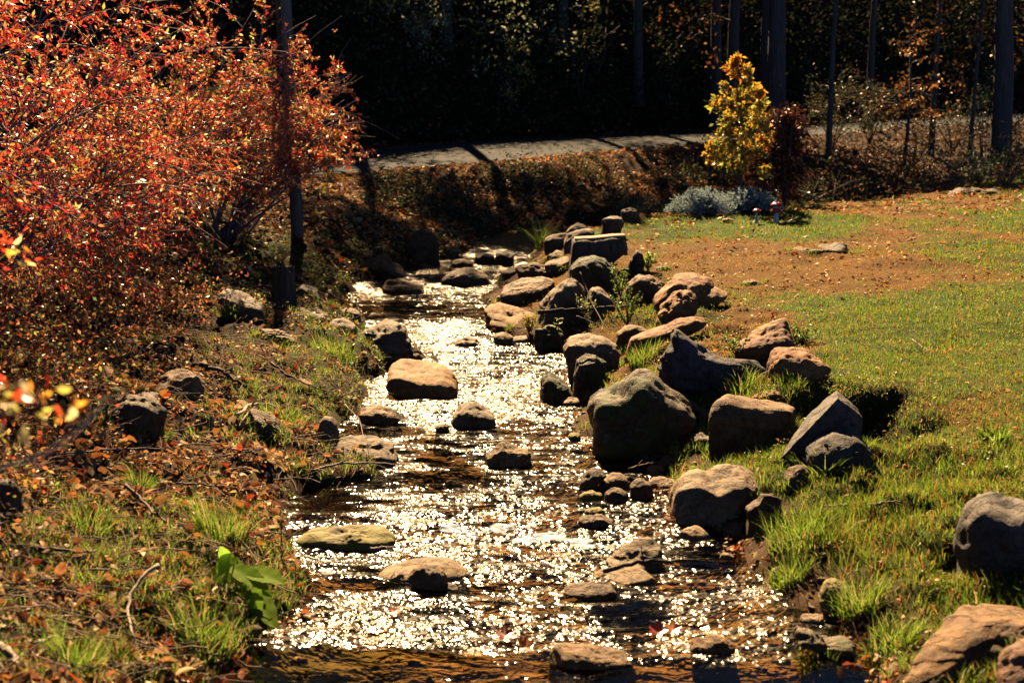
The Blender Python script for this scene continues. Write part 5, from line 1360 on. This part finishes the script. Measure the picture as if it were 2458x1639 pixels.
# ------------------------------------------------------------------ dock plant with big leaves on the left waterline
M_DOCK = leaf_mat('dock_leaf', trans=.5, gloss=.004, rough=.6, tb=1.7)
def big_leaf(g, base, tip, width, cup=.15, droop=.1, c=(.20, .30, .04), nrm=(0, -.3, 1), wav=.05):
    base, tip = np.array(base, float), np.array(tip, float)
    A = tip - base; L = np.linalg.norm(A); A = A / L
    N = np.array(nrm, float); S = norm(np.cross(A, N)); N = norm(np.cross(S, A))
    m, k = 15, 9
    u = np.linspace(0, 1, m); w = width * (np.sin(np.pi * np.clip(u, 0, 1) ** .75) ** .7 * .5 + .0) 
    w[0] = width * .05; w[-1] = .001
    v = []
    for i in range(m):
        for j in np.linspace(-1, 1, k):
            x = j * w[i] * (1 + wav * math.sin(i * 2.1 + j))
            v.append(base + A * L * u[i] + S * x + N * (cup * abs(x) + wav * .3 * width * math.sin(i * 1.7 + 3 * j) * abs(j) - droop * L * u[i] ** 2))
    i = np.arange(m - 1)[:, None] * k; j = np.arange(k - 1)[None]
    g.add(np.array(v), np.stack([i + j, i + j + 1, i + k + j + 1, i + k + j], -1).reshape(-1, 4), c)
dbs = gp(545, 0, 6.75)
t = thing('dock_plant', tuple(dbs), 'plant with big glossy bright green leaves at the left waterline', 'plant')
Y0 = 6.55
def w_(x, y, dy=0): return at_dist(*V(x, y), Y0 + dy)
gst = Geo()
for (bx, by, tx, ty, wd, c, nr, dyb, dyt) in [(565, 1310, 652, 1330, .13, (.17, .27, .025), (.1, -.35, 1), .0, -.12), (545, 1280, 495, 1365, .10, (.18, .30, .03), (.3, -.8, .6), .1, -.15),  # upper leaves coloured brighter as sunlit, lower ones darker as shaded
      (530, 1300, 615, 1345, .11, (.17, .27, .025), (0, -.4, 1), 0, -.15), (525, 1290, 505, 1255, .06, (.2, .32, .035), (0, -1, .3), 0, .0), (560, 1345, 635, 1430, .14, (.18, .30, .03), (.5, -.8, .6), .05, -.2),
      (540, 1350, 575, 1440, .12, (.05, .10, .012), (0, -1, .5), .05, -.2), (520, 1330, 470, 1400, .11, (.05, .10, .012), (-.2, -1, .5), .05, -.1), (575, 1340, 625, 1365, .07, (.16, .25, .025), (0, -.6, 1), .0, -.05),
      (515, 1300, 470, 1350, .09, (.15, .26, .025), (-.3, -.6, .8), .0, -.1), (550, 1330, 600, 1400, .12, (.2, .32, .03), (.2, -.7, .7), .0, -.12), (505, 1350, 540, 1410, .11, (.05, .10, .012), (0, -1, .4), .0, -.1), (530, 1270, 500, 1320, .08, (.2, .32, .035), (-.3, -1, .5), .0, -.1)]:
    g = Geo(); big_leaf(g, w_(bx, by, dyb), w_(tx, ty, dyt), wd, c=c, nrm=nr); g.build('leaf', M_DOCK, t, smooth=True)
    mid = (dbs + w_(bx, by, dyb)) / 2 + [0, 0, .03]
    tube(gst, np.array([dbs, mid, w_(bx, by, dyb)]), [.006, .005, .004], 6, (.2, .25, .06))
gst.build('stem', M_DOCK, t, smooth=True)

# green stem with whorls of narrow leaves
pb_ = hit(*cs('b', [(265, 1115)])[0])
t = thing('green_herb', tuple(pb_), 'upright green stem with rings of narrow leaves in front of the boulder heap', 'plant')
tp_ = at_dist(*cs('b', [(285, 900)])[0], pb_[1]); g, gl = Geo(), Geo()
tube(g, np.array([pb_, (pb_ + tp_) / 2 + [.01, 0, 0], tp_]), [.005, .004, .002], 6, (.2, .2, .06)); g.build('stem', M_GRASS, t, smooth=True)
for s, n_ in [(.3, 6), (.5, 7), (.68, 7), (.84, 7), (1.0, 8)]:
    c_ = pb_ + (tp_ - pb_) * s; a = rng.uniform(0, 6.28, n_) ; A = np.stack([np.cos(a), np.sin(a), rng.uniform(.1, .6, n_)], 1)
    leaves(gl, np.tile(c_, (n_, 1)), A, np.tile([0, 0, 1.0], (n_, 1)), .085 * rng.uniform(.7, 1.1, n_) * (1.1 - .3 * s), .016, pal([(.22, .30, .05), (.28, .36, .08)], n_))
gl.build('foliage', M_GRASS, t)
def weed(x, y, h, n_, label, cols, size=.035, crop='V', spread=.5, name='bank_weed'):
    p0 = hit(*cs(crop, [(x, y)])[0])
    t = thing(name, tuple(p0), label, 'plant'); g, gl = Geo(), Geo()
    for _ in range(n_):
        a = rng.uniform(0, 6.28); e = p0 + np.array([math.cos(a) * h * spread * rng.random(), math.sin(a) * h * spread * rng.random(), h * rng.uniform(.6, 1.1)])
        m_ = (p0 + e) / 2 + rng.normal(0, .02, 3)
        tube(g, np.array([p0, m_, e]), [.004, .003, .0015], 4, (.15, .14, .05))
        u = rng.uniform(.2, 1, (16, 1)); LP = p0 * (1 - u) ** 2 + 2 * m_ * u * (1 - u) + e * u ** 2
        leaves(gl, LP, rng.normal(0, 1, (16, 3)) + [0, 0, .1], rng.normal(0, .6, (16, 3)) + [0, 0, 1], size * rng.uniform(.6, 1.2, 16), size * .5, pal(cols, 16))
    g.build('stem', M_GRASS, t, smooth=True); gl.build('foliage', M_GRASS, t)
GW = [(.12, .18, .03), (.2, .26, .05), (.09, .13, .03)]
weed(750, 740, .35, 12, 'leafy green weed between the round mossy boulder and the brown one', GW, crop='b')
weed(960, 540, .22, 14, 'bright green weed right of the small upright dark stone', [(.2, .28, .04), (.26, .32, .06)], crop='b')
weed(800, 960, .40, 16, 'pale leafy weed in the dark gap right of the thin branch', GW, crop='b')
weed(480, 960, .3, 14, 'scruffy weed with pale leaves below the left end of the thin branch', [(.3, .28, .14), (.15, .18, .04)], crop='b')
weed(1640, 1190, .18, 12, 'clover-like weed at the foot of the big orange sandstone boulder', GW, crop='b', spread=1.2)
weed(2120, 1080, .14, 16, 'dark clover patch between the two orange boulders at the lawn edge', GW, crop='b', spread=1.6)
weed(60, 1020, .2, 10, 'orange-tinted weed rooted on the big low tan boulder', [(.42, .26, .06), (.2, .2, .05)], crop='b')
for x, y, h, lab in [(1495, 465, .7, 'dusty green bush on the embankment left of the yellow sapling'), (1440, 440, .6, 'dark leafy bush on the embankment, farther from the sapling')]:
    p0 = gp(x, 0, 26.5 if x < 1470 else 25.5)
    t = thing('embankment_bush', tuple(p0), lab, 'bush'); g = Geo()
    for _ in range(9): tube(g, np.array([p0, p0 + [rng.normal(0, .15), rng.normal(0, .1), h * .5], p0 + [rng.normal(0, .3), rng.normal(0, .15), h]]), [.01, .007, .003], 4)
    g.build('stem', M_BARKD, t); g = Geo()
    crown_leaves(g, 1500, [p0 + [0, 0, h * .3], p0 + [0, 0, h * .85]], [.42, .34], .06, [(.12, .16, .08), (.2, .22, .12), (.07, .10, .04)], (1, 1, 1), shell=.2); g.build('foliage', M_DARKLEAF, t)
# small bare shrub on the far right of the lawn
p0 = gp(2305, 0, 25.5); t = thing('bare_shrub', tuple(p0), 'small wiry brown shrub near the far right edge of the lawn', 'shrub'); g = Geo()
m = 90; az = rng.uniform(0, 6.28, m); e = p0 + np.stack([np.cos(az) * rng.uniform(.05, .3, m), np.sin(az) * rng.uniform(.05, .3, m), rng.uniform(.15, .42, m)], 1)
tt = np.linspace(0, 1, 5)[None, :, None]; tubes(g, p0 + (e - p0)[:, None] * tt + rng.normal(0, .012, (m, 5, 3)) * tt, np.tile(np.linspace(.006, .003, 5), (m, 1)), 4); g.build('stem', M_TWIG, t)
g = Geo(); leaves(g, e, rng.normal(0, 1, (m, 3)), rng.normal(0, 1, (m, 3)), .05, .03, pal([(.30, .12, .05), (.2, .08, .04)], m)); g.build('foliage', M_LITTER, t)

# ------------------------------------------------------------------ sticks
def stick(crop, pts, r, label, mat=None, name='fallen_branch', lift=.02, Y=None, sub=True, cat='branch'):
    P = []
    for p in pts:
        s = cs(crop, [p[:2]])[0]
        if Y is not None: P.append(at_dist(*s, Y + (p[2] if len(p) > 2 else 0)))
        else:
            h = hit(*s); P.append(h + [0, 0, lift + (p[2] if len(p) > 2 else 0)])
    P = np.array(P); k = np.linspace(0, 1, len(P)); u = np.linspace(0, 1, 14)
    C_ = np.stack([np.interp(u, k, P[:, i]) for i in range(3)], 1)
    C_[1:-1] = (C_[:-2] + 2 * C_[1:-1] + C_[2:]) / 4 + rng.normal(0, r * .35, (12, 3))
    g = Geo(); tube(g, C_, np.linspace(r, r * .45, 14), 7)
    if sub:
        for _ in range(4):
            i = rng.integers(3, 12); d = norm(C_[i + 1] - C_[i] + rng.normal(0, .8, 3) * np.linalg.norm(C_[i + 1] - C_[i])); L = np.linalg.norm(P[-1] - P[0]) * rng.uniform(.1, .28)
            tube(g, np.array([C_[i], C_[i] + d * L * .5, C_[i] + d * L + rng.normal(0, .01, 3)]), [r * .45, r * .3, r * .15], 5)
    tag(g.build(name, mat or M_TWIG, smooth=True, origin=tuple(C_[0])), label, cat)
stick('b', [(128,845,0), (250,835,0), (400,830,0), (540,818,.05)], .022, 'smooth pale-topped branch lying across the leaning grey boulder', M_LOG, Y=14.0)
stick('b', [(540,822,.1), (640,808,.1), (760,798,.15), (860,790,.2)], .018, 'dark branch continuing right of the egg-shaped grey stone', M_LOG, Y=14.0)
stick('b', [(445,545,.1), (490,660,0), (545,800,-.3), (640,960,-.8)], .008, 'thin bare twig slanting down over the egg-shaped stone', Y=14.0, sub=False)
stick('b', [(420,875), (520,910), (600,950)], .008, 'thin pale twig in the dark gap under the boulder heap', M_PALETWIG, Y=13.0)
stick('h', [(620,380), (760,345), (900,318), (1000,300), (1150,305), (1300,295)], .013, 'dark water-worn stick lying across the wedge-shaped midstream rock', M_LOG, Y=6.85)
stick('j', [(1480,1220), (1540,1170), (1600,1140), (1680,1150), (1750,1175)], .014, 'curved pale root-like stick arching over the dark hollow-sided stone', M_PALETWIG, lift=.05)
stick('j', [(1500,1290), (1540,1230), (1560,1190), (1600,1145)], .009, 'pale stick joining the curved root from below', M_PALETWIG, lift=.04, sub=False)
stick('j', [(1250,910), (1340,925), (1430,980), (1540,1050)], .02, 'straight grey branch resting on the angular brown boulder of the left bank', M_LOG, lift=.06)
stick('j', [(1700,880), (1800,960), (1900,1010), (2000,1050)], .012, 'grey stick in the twig tangle above the thumb-shaped stone', lift=.05)
stick('j', [(2060,480), (2150,520), (2270,560)], .011, 'dark stick over the flat layered stone at the upper left waterline', lift=.12, sub=False)
stick('i', [(340,170), (600,145), (850,125), (1010,122)], .009, 'long straight thin stick in the leaf litter of the left bank', lift=.05)
stick('i', [(480,180), (600,205), (720,245)], .01, 'short pale stick sloping away below the long straight one', M_PALETWIG, lift=.03, sub=False)
stick('i', [(790,390), (880,480), (960,560), (1050,640)], .011, 'grey-brown stick running downhill above the dock leaves', lift=.08)
stick('i', [(1000,940), (900,1010), (830,1120), (805,1250), (850,1405)], .010, 'bent pale twig hanging over the shaded hollow below the dock leaves', M_PALETWIG, lift=.10, sub=False)
stick('i', [(120,750), (300,770), (450,775), (600,765)], .012, 'long brown stick lying level in the lower left leaf litter', lift=.04)
stick('i', [(1060,1280), (1120,1265), (1200,1240)], .009, 'short stick with a blunt end in the hollow below the dock leaves', M_PALETWIG, lift=.06, sub=False)
stick('i', [(230,1380), (330,1355), (500,1345)], .011, 'pale stick in the grass of the lower left corner', M_PALETWIG, lift=.05)
stick('i', [(0,1370), (60,1430), (120,1500)], .02, 'thick pale stick leaving the photo at the lower left edge', M_PALETWIG, lift=.04, sub=False)
stick('i', [(1110,395), (1300,400), (1490,412)], .008, 'thin level twig over the bank edge beside the shallow brown pool', lift=.09)
stick('i', [(1700,710,.02), (1900,560,.06), (2080,520,.05), (2250,525,.0)], .005, 'long thin twig arching over the shallow water to the algae-covered rock', Y=7.55)
stick('i', [(1760,800), (1765,640), (1760,470)], .004, 'thin upright dead stalk at the end of the algae-covered rock', Y=7.4)
stick('c', [(330,860), (500,815), (700,785), (900,785), (1075,790)], .009, 'long pale twig along the debris spit on the left waterline', M_PALETWIG, lift=.06)
stick('c', [(800,1390), (900,1380), (1050,1370)], .009, 'pale twig at the right tip of the algae-covered rock', M_PALETWIG, lift=.03, Y=7.3)
stick('c', [(560,290), (700,210), (850,215), (990,260)], .006, 'fine arched twig over the flat brown rock in the left shallows', lift=.1)
stick('c', [(600,350), (720,480), (740,600), (790,690)], .005, 'thin dark twig crossing the flat grey slab', lift=.10)
stick('d', [(700,850), (820,810), (960,790)], .008, 'dark twig among the leaf-strewn stones', lift=.08)
stick('f', [(700,330), (860,310), (880,315)], .009, 'short pale stick in the grass left of the black-fronted boulder', M_PALETWIG, lift=.04, sub=False)
stick('f', [(1040,310), (1150,303), (1265,295)], .010, 'pale stick right of the short one in the same grass', M_PALETWIG, lift=.04, sub=False)
stick('e', [(1460,430), (1530,490), (1600,530)], .005, 'dry bent stalk standing in the lawn right of the hollow', M_PALETWIG, lift=.05)
# tangle of fine twigs
m = 4200
X, Y = field(16000, 4.4, 15); X, Y = stay(X, Y, (X < xl(Y) + .05) * np.clip(.3 + .7 * np.exp(-((Y - 11.3) / 1.3) ** 2 - ((X + 1.7) / .9) ** 2) + .2 * (Y < 9), 0, 1)); X, Y = X[:m], Y[:m]; m = len(X)
a = rng.uniform(0, 3.14, m); L = rng.uniform(.08, .45, m)
t_ = np.linspace(-.5, .5, 6)[None]
PX = X[:, None] + np.cos(a)[:, None] * L[:, None] * t_; PY = Y[:, None] + np.sin(a)[:, None] * L[:, None] * t_
PZ = np.stack([ground(X, Y)] * 6, 1) + rng.uniform(.005, .05, m)[:, None] + t_ * rng.normal(0, .25, m)[:, None] * L[:, None] + .05 * L[:, None] * np.cos(t_ * 3)
PT = np.stack([PX, PY, np.maximum(PZ, 0)], -1) + rng.normal(0, .006, (m, 6, 3))
g = Geo(); tubes(g, PT, np.tile(np.linspace(1, .5, 6), (m, 1)) * rng.uniform(.0016, .0042, m)[:, None], 4)
tag(g.build('twig_debris', M_TWIG, origin=(0, 0, 0)), 'tangle of fine dead twigs over the left bank', 'twigs', kind='stuff')

# red leaves in the lower stream
def lobed(px, py, size, label, col, az=0, tilt=.4, z=.012):
    p0 = at_z(*V(px, py), 0.0); p0[2] = water_z(p0[1]) + z
    g = Geo(); k = 44; th = np.linspace(0, 2 * math.pi, k, endpoint=False)
    r = size * (.28 + .24 * np.abs(np.cos(2.5 * (th))) ** 1.5 + .06 * np.abs(np.cos(7.5 * th)))
    v = np.stack([r * np.cos(th), r * np.sin(th), .25 * r * np.abs(np.sin(th * 1.5)) + .15 * r], 1)
    v = np.concatenate([v, [[0, 0, 0]]])
    ca, sa = math.cos(az), math.sin(az); v = v @ np.array([[ca, sa, 0], [-sa, ca, 0], [0, 0, 1]])
    v[:, 2] += v[:, 1] * tilt + size * .12
    g.add(v + p0, np.array([[i, (i + 1) % k, k] for i in range(k)]), col); tag(g.build('fallen_leaf', M_RED, origin=tuple(p0)), label, 'leaf')
lobed(1160, 1462, .085, 'red-brown lobed leaf caught in the glittering water near the bottom', (.35, .05, .02), .4, .4)
lobed(1208, 1485, .07, 'small orange leaf piece right beside the red-brown lobed leaf', (.6, .2, .03), 1.5, .6)
lobed(1510, 1455, .085, 'red leaf standing up out of the water, left of the rounded rock', (.42, .05, .02), 2.4, .45)
lobed(1545, 1448, .08, 'orange-tipped red leaf leaning on its neighbour in the water', (.6, .16, .02), .2, .4)
lobed(905, 1412, .07, 'orange-red leaf floating left of centre above the smooth dark water', (.6, .1, .02), 1.0, .3)
lobed(1380, 1480, .04, 'small dark leaf scrap on the water above the long dark-fronted rock', (.3, .1, .04), 1.0, .3)
# ------------------------------------------------------------------ forest behind the road
M_TRUNK = bark_mat('forest_bark', (.12, .09, .07), (.045, .034, .028), sc=7, bump=.8)
GD = [(.05, .07, .025), (.09, .10, .035), (.035, .05, .02), (.12, .11, .04)]
AU = [(.24, .09, .02), (.16, .05, .014), (.09, .05, .016), (.30, .15, .03)]
def tree(x, Y, wpx, label, h=15, lean=0.0, cz=11.0, cr=3.0, nl=1600, ls=.30, cols=GD, w=(1, 1, 1, 1), limbs=6, name='forest_tree', low=None):
    p0 = gp(x, 0, Y); r = wpx * VS * Y / FS / 2
    t = thing(name, tuple(p0), label, 'tree')
    g = Geo(); top = p0 + np.array([lean * h, 0, h])
    k = np.linspace(0, 1, 14)
    P = p0 + (top - p0) * k[:, None] + np.stack([.22 * np.sin(k * 5 + x) + .08 * np.sin(k * 17 + x), .12 * np.cos(k * 4 + x), 0 * k], 1) * k[:, None]
    P[0, 2] -= .4
    tube(g, P, r * (1.15 - .75 * k) + .25 * r * np.exp(-k * 22), 14)
    if limbs:
        for q in range(limbs):
            u = rng.uniform(.5, .95); b_ = p0 + (top - p0) * u; a = rng.uniform(0, 6.28); L = cr * rng.uniform(.6, 1.05)
            d = np.array([math.cos(a), math.sin(a), rng.uniform(.1, .7)])
            tube(g, np.array([b_, b_ + d * L * .5 + rng.normal(0, .12, 3), b_ + d * L + [0, 0, .3]]), [r * .3, r * .2, r * .06], 6)
    g.build('trunk', M_TRUNK, t, smooth=True)
    g = Geo()
    if nl:
        c = p0 + [lean * cz, 0, cz]
        k0 = len(g.v)
        crown_leaves(g, nl, [c - [cr * .3, 0, 0], c + [cr * .3, 0, 0]], [cr, cr], ls, cols, w, width=.7, shell=.15)
        for vi in range(k0, len(g.v)): g.v[vi][:, 2] = c[2] + (g.v[vi][:, 2] - c[2]) * .5
    if low is not None:
        for (lx, ly, lr, n_, cl, sz, dY) in low:
            c = at_dist(*V(lx, ly), Y + dY)
            if dY or True:
                tube_g = Geo(); tube(tube_g, np.array([p0 + (top - p0) * min(.95, max(.05, (c[2] - p0[2]) / h)), (p0 + (top - p0) * .2 + c) / 2 * [1, 1, 0] + [0, 0, c[2] + .15], c]), [.04, .025, .01], 5)
                tube_g.build('limb', M_TRUNK, t, smooth=True)
            crown_leaves(g, n_, [c - [lr * .5, 0, 0], c + [lr * .5, 0, 0]], [lr, lr], sz, cl, None if len(cl) != 4 else (1, 1, 1, 1), width=.6, shell=.1)
    if g.n: g.build('crown', M_DARKLEAF, t)
    return t
SPK = [(.30, .33, .16), (.40, .40, .22), (.14, .17, .06), (.22, .25, .09)]
YEL = [(.45, .30, .06), (.32, .24, .06), (.20, .17, .05), (.5, .40, .12)]
# big trunks in view with their crowns above the frame; crowns throw the dappled shade
tree(1775, 41.0, 40, 'thickest twin trunk rising behind the yellow sapling, right of the pair', 12, 0, 7.2, 2.4, 1500)
tree(1748, 41.8, 24, 'narrower twin trunk touching the left of the thickest one behind the sapling', 12, -0.01, 7.6, 2.0, 900)
tree(1672, 43.5, 26, 'grey trunk ending behind the orange tip of the yellow sapling', 12, 0, 6.2, 3.0, 2200, low=[(1590, 40, 1.3, 260, AU, .12, -2)])
tree(1640, 46.0, 24, 'faint slanting trunk left of the grey trunk behind the sapling', 12, -0.035, 8, 2.4, 1300)
tree(1028, 38.5, 26, 'dark trunk at the far road edge in the centre of the photo', 11, 0, 7.4, 3.2, 5200, low=[(900, 60, 2.0, 420, SPK, .11, 0), (1130, 60, 1.8, 420, SPK, .11, 0), (960, 50, .8, 120, AU, .12, -1)])
tree(1897, 37.0, 12, 'thin straight trunk right of the maroon shrub', 10, 0, 7.4, 2.6, 1800)
tree(2290, 33.0, 46, 'massive black trunk standing at the right edge behind the lawn crest', 11, 0, 7.4, 1.8, 300, cols=AU)
tree(2130, 40.0, 12, 'thin trunk in front of the distant road at the right', 11, 0, 7.8, 3.0, 2600, cols=AU, low=[(2060, 220, 1.3, 300, AU, .12, -2), (2180, 60, 1.6, 300, AU, .12, 0)])
tree(2218, 41.0, 10, 'thin trunk just left of the massive black one', 10, 0.02, 7.6, 2.8, 2400, cols=AU, low=[(2240, 90, 1.5, 260, AU, .12, 0), (2250, 170, .9, 120, AU, .1, 0)])
tree(1985, 47.0, 16, 'dim trunk between the thin straight trunk and the orange sapling foliage', 11, 0, 8, 3.0, 2600)
tree(800, 40.0, 22, 'dim trunk left of centre behind the road', 12, 0, 6.6, 2.8, 2200, low=[(780, 60, 1.6, 260, SPK, .11, 0), (840, 120, 1.2, 180, SPK, .1, -1)])
tree(1290, 42.5, 20, 'dim trunk right of centre behind the road', 12, 0, 8.8, 3.4, 6000, low=[(1250, 60, 1.8, 380, SPK, .11, 0), (1360, 20, .5, 60, YEL, .12, -2), (1210, 90, 1.2, 160, SPK, .1, -1)])
tree(1460, 44.0, 20, 'dim trunk in the darkest part of the forest left of the sapling', 12, 0, 6.6, 3.2, 3600)
tree(560, 36.0, 24, 'dim trunk hidden behind the left shrubs and pole', 11, 0, 7.6, 2.4, 900)
# understory bushes at the far edge of the road
def bush(x, y, Y, r, h, n_, cols, label, size=.1, name='forest_bush', cat='bush'):
    p0 = gp(x, 0, Y); t = thing(name, tuple(p0), label, cat); g = Geo()
    for _ in range(8): tube(g, np.array([p0, p0 + [rng.normal(0, r * .3), rng.normal(0, r * .2), h * .5], p0 + [rng.normal(0, r * .6), rng.normal(0, r * .3), h * .95]]), [.02, .013, .005], 4)
    g.build('stem', M_TRUNK, t); g = Geo()
    crown_leaves(g, n_, [p0 + [0, 0, h * .25], p0 + [0, 0, h * .8]], [r, r * .75], size, cols, None, shell=.2); g.build('foliage', M_DARKLEAF, t)
bush(860, 0, 35.6, 1.2, 2.3, 1500, YEL, 'yellow-leaved bush at the far side of the road right of the pole')
bush(960, 0, 37.0, 1.0, 1.9, 1000, SPK, 'greyish green bush next to the yellow-leaved one across the road')
bush(770, 0, 34.5, 1.1, 2.2, 900, YEL, 'yellow-brown bush half hidden by the tips of the orange shrub')
bush(1180, 0, 38.8, .8, 1.8, 420, YEL, 'thin bush with a few yellow leaves beside the centre trunk')
bush(1330, 0, 41.5, 1.2, 2.2, 500, GD, 'dark bush across the road right of centre')
bush(1520, 0, 45.0, 1.3, 2.4, 500, GD, 'dark bush across the road left of the sapling')
bush(2210, 0, 31.5, 1.1, 1.2, 1500, [(.14, .17, .09), (.22, .24, .13), (.08, .11, .05)], 'grey-green bush under the massive black trunk behind the lawn')
bush(2050, 0, 33.0, 1.3, 1.5, 900, AU, 'rusty bush in the valley behind the lawn crest')
bush(1950, 0, 31.0, 1.2, .9, 1000, [(.12, .07, .035), (.10, .10, .04), (.2, .09, .04)], 'brown low bush behind the left end of the lawn crest')
bush(2330, 0, 31.5, 1.0, 1.4, 700, GD, 'dark bush at the right edge behind the lawn')
bush(2250, 0, 37.0, .9, 3.2, 420, [(.06, .11, .05), (.09, .14, .06)], 'slim dark green bush left of the massive black trunk')
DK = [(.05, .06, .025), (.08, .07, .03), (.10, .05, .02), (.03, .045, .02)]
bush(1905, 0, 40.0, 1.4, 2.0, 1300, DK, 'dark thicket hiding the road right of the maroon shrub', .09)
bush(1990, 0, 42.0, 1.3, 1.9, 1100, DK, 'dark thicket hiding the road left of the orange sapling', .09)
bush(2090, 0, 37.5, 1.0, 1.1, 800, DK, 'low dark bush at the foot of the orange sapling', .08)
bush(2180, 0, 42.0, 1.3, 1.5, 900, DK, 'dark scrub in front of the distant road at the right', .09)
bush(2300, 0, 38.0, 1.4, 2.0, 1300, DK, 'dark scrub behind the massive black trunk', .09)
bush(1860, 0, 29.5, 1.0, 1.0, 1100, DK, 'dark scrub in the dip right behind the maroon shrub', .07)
bush(2130, 0, 31.0, 1.1, .9, 1100, DK, 'dark scrub just behind the middle of the lawn crest', .07)
for x, Y, h, lab in [(2070, 37.0, 3.6, 'bare-stemmed sapling with layers of orange leaves in the right background')]:
    p0 = gp(x, 0, Y); t = thing('orange_sapling', tuple(p0), lab, 'tree'); g = Geo()
    tube(g, np.array([p0, p0 + [.1, 0, h * .5], p0 + [0, 0, h]]), [.05, .035, .01], 6)
    gl = Geo()
    for _ in range(22):
        u = rng.uniform(.3, 1.0); a = rng.uniform(0, 6.28); L = rng.uniform(.6, 1.7) * (1.25 - .6 * u); b_ = p0 + [.1 * math.sin(u * 3), 0, h * u]
        e = b_ + np.array([math.cos(a) * L, math.sin(a) * L, .12 * L])
        tube(g, np.array([b_, (b_ + e) / 2 + [0, 0, .06], e]), [.014, .009, .003], 4)
        n_ = 20; uu = rng.uniform(.25, 1.05, (n_, 1)); LP = b_ + (e - b_) * uu + rng.normal(0, .08, (n_, 3)) * [1, 1, .4]
        leaves(gl, LP, rng.normal(0, 1, (n_, 3)) - [0, 0, .3], rng.normal(0, .5, (n_, 3)) + [0, 0, 1], .11 * rng.uniform(.6, 1.2, n_), .06, pal(AU, n_), 'dia')
    g.build('trunk', M_TRUNK, t, smooth=True); gl.build('crown', M_YEL, t)
# dark leafy mass up the hillside and valley scrub: uncountable
g = Geo()
n = 60000
X = rng.uniform(-26, 30, n); yn, yf, zn, zf_ = road_c(X)
Y = yf + 1.0 + rng.gamma(1.5, 3.0, n)
P = np.stack([X, Y, ground(X, Y) + rng.gamma(1.5, .55, n)], 1)
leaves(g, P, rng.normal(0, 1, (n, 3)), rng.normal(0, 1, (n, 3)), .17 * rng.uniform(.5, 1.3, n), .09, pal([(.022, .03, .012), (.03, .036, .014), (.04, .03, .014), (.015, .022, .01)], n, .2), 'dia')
n = 14000
X = rng.uniform(4.5, 17, n); Y = rng.uniform(26, 36, n); ok = (X < xr(Y) + 1.2) & (Y < road_c(X)[0] - .8); X, Y = X[ok], Y[ok]; n = len(X)
P = np.stack([X, Y, ground(X, Y) + rng.gamma(1.5, .16, n)], 1)
leaves(g, P, rng.normal(0, 1, (n, 3)), rng.normal(0, 1, (n, 3)), .09 * rng.uniform(.5, 1.3, n), .05, pal([(.08, .07, .03), (.12, .06, .03), (.06, .08, .03), (.22, .10, .04)], n, .2), 'dia')
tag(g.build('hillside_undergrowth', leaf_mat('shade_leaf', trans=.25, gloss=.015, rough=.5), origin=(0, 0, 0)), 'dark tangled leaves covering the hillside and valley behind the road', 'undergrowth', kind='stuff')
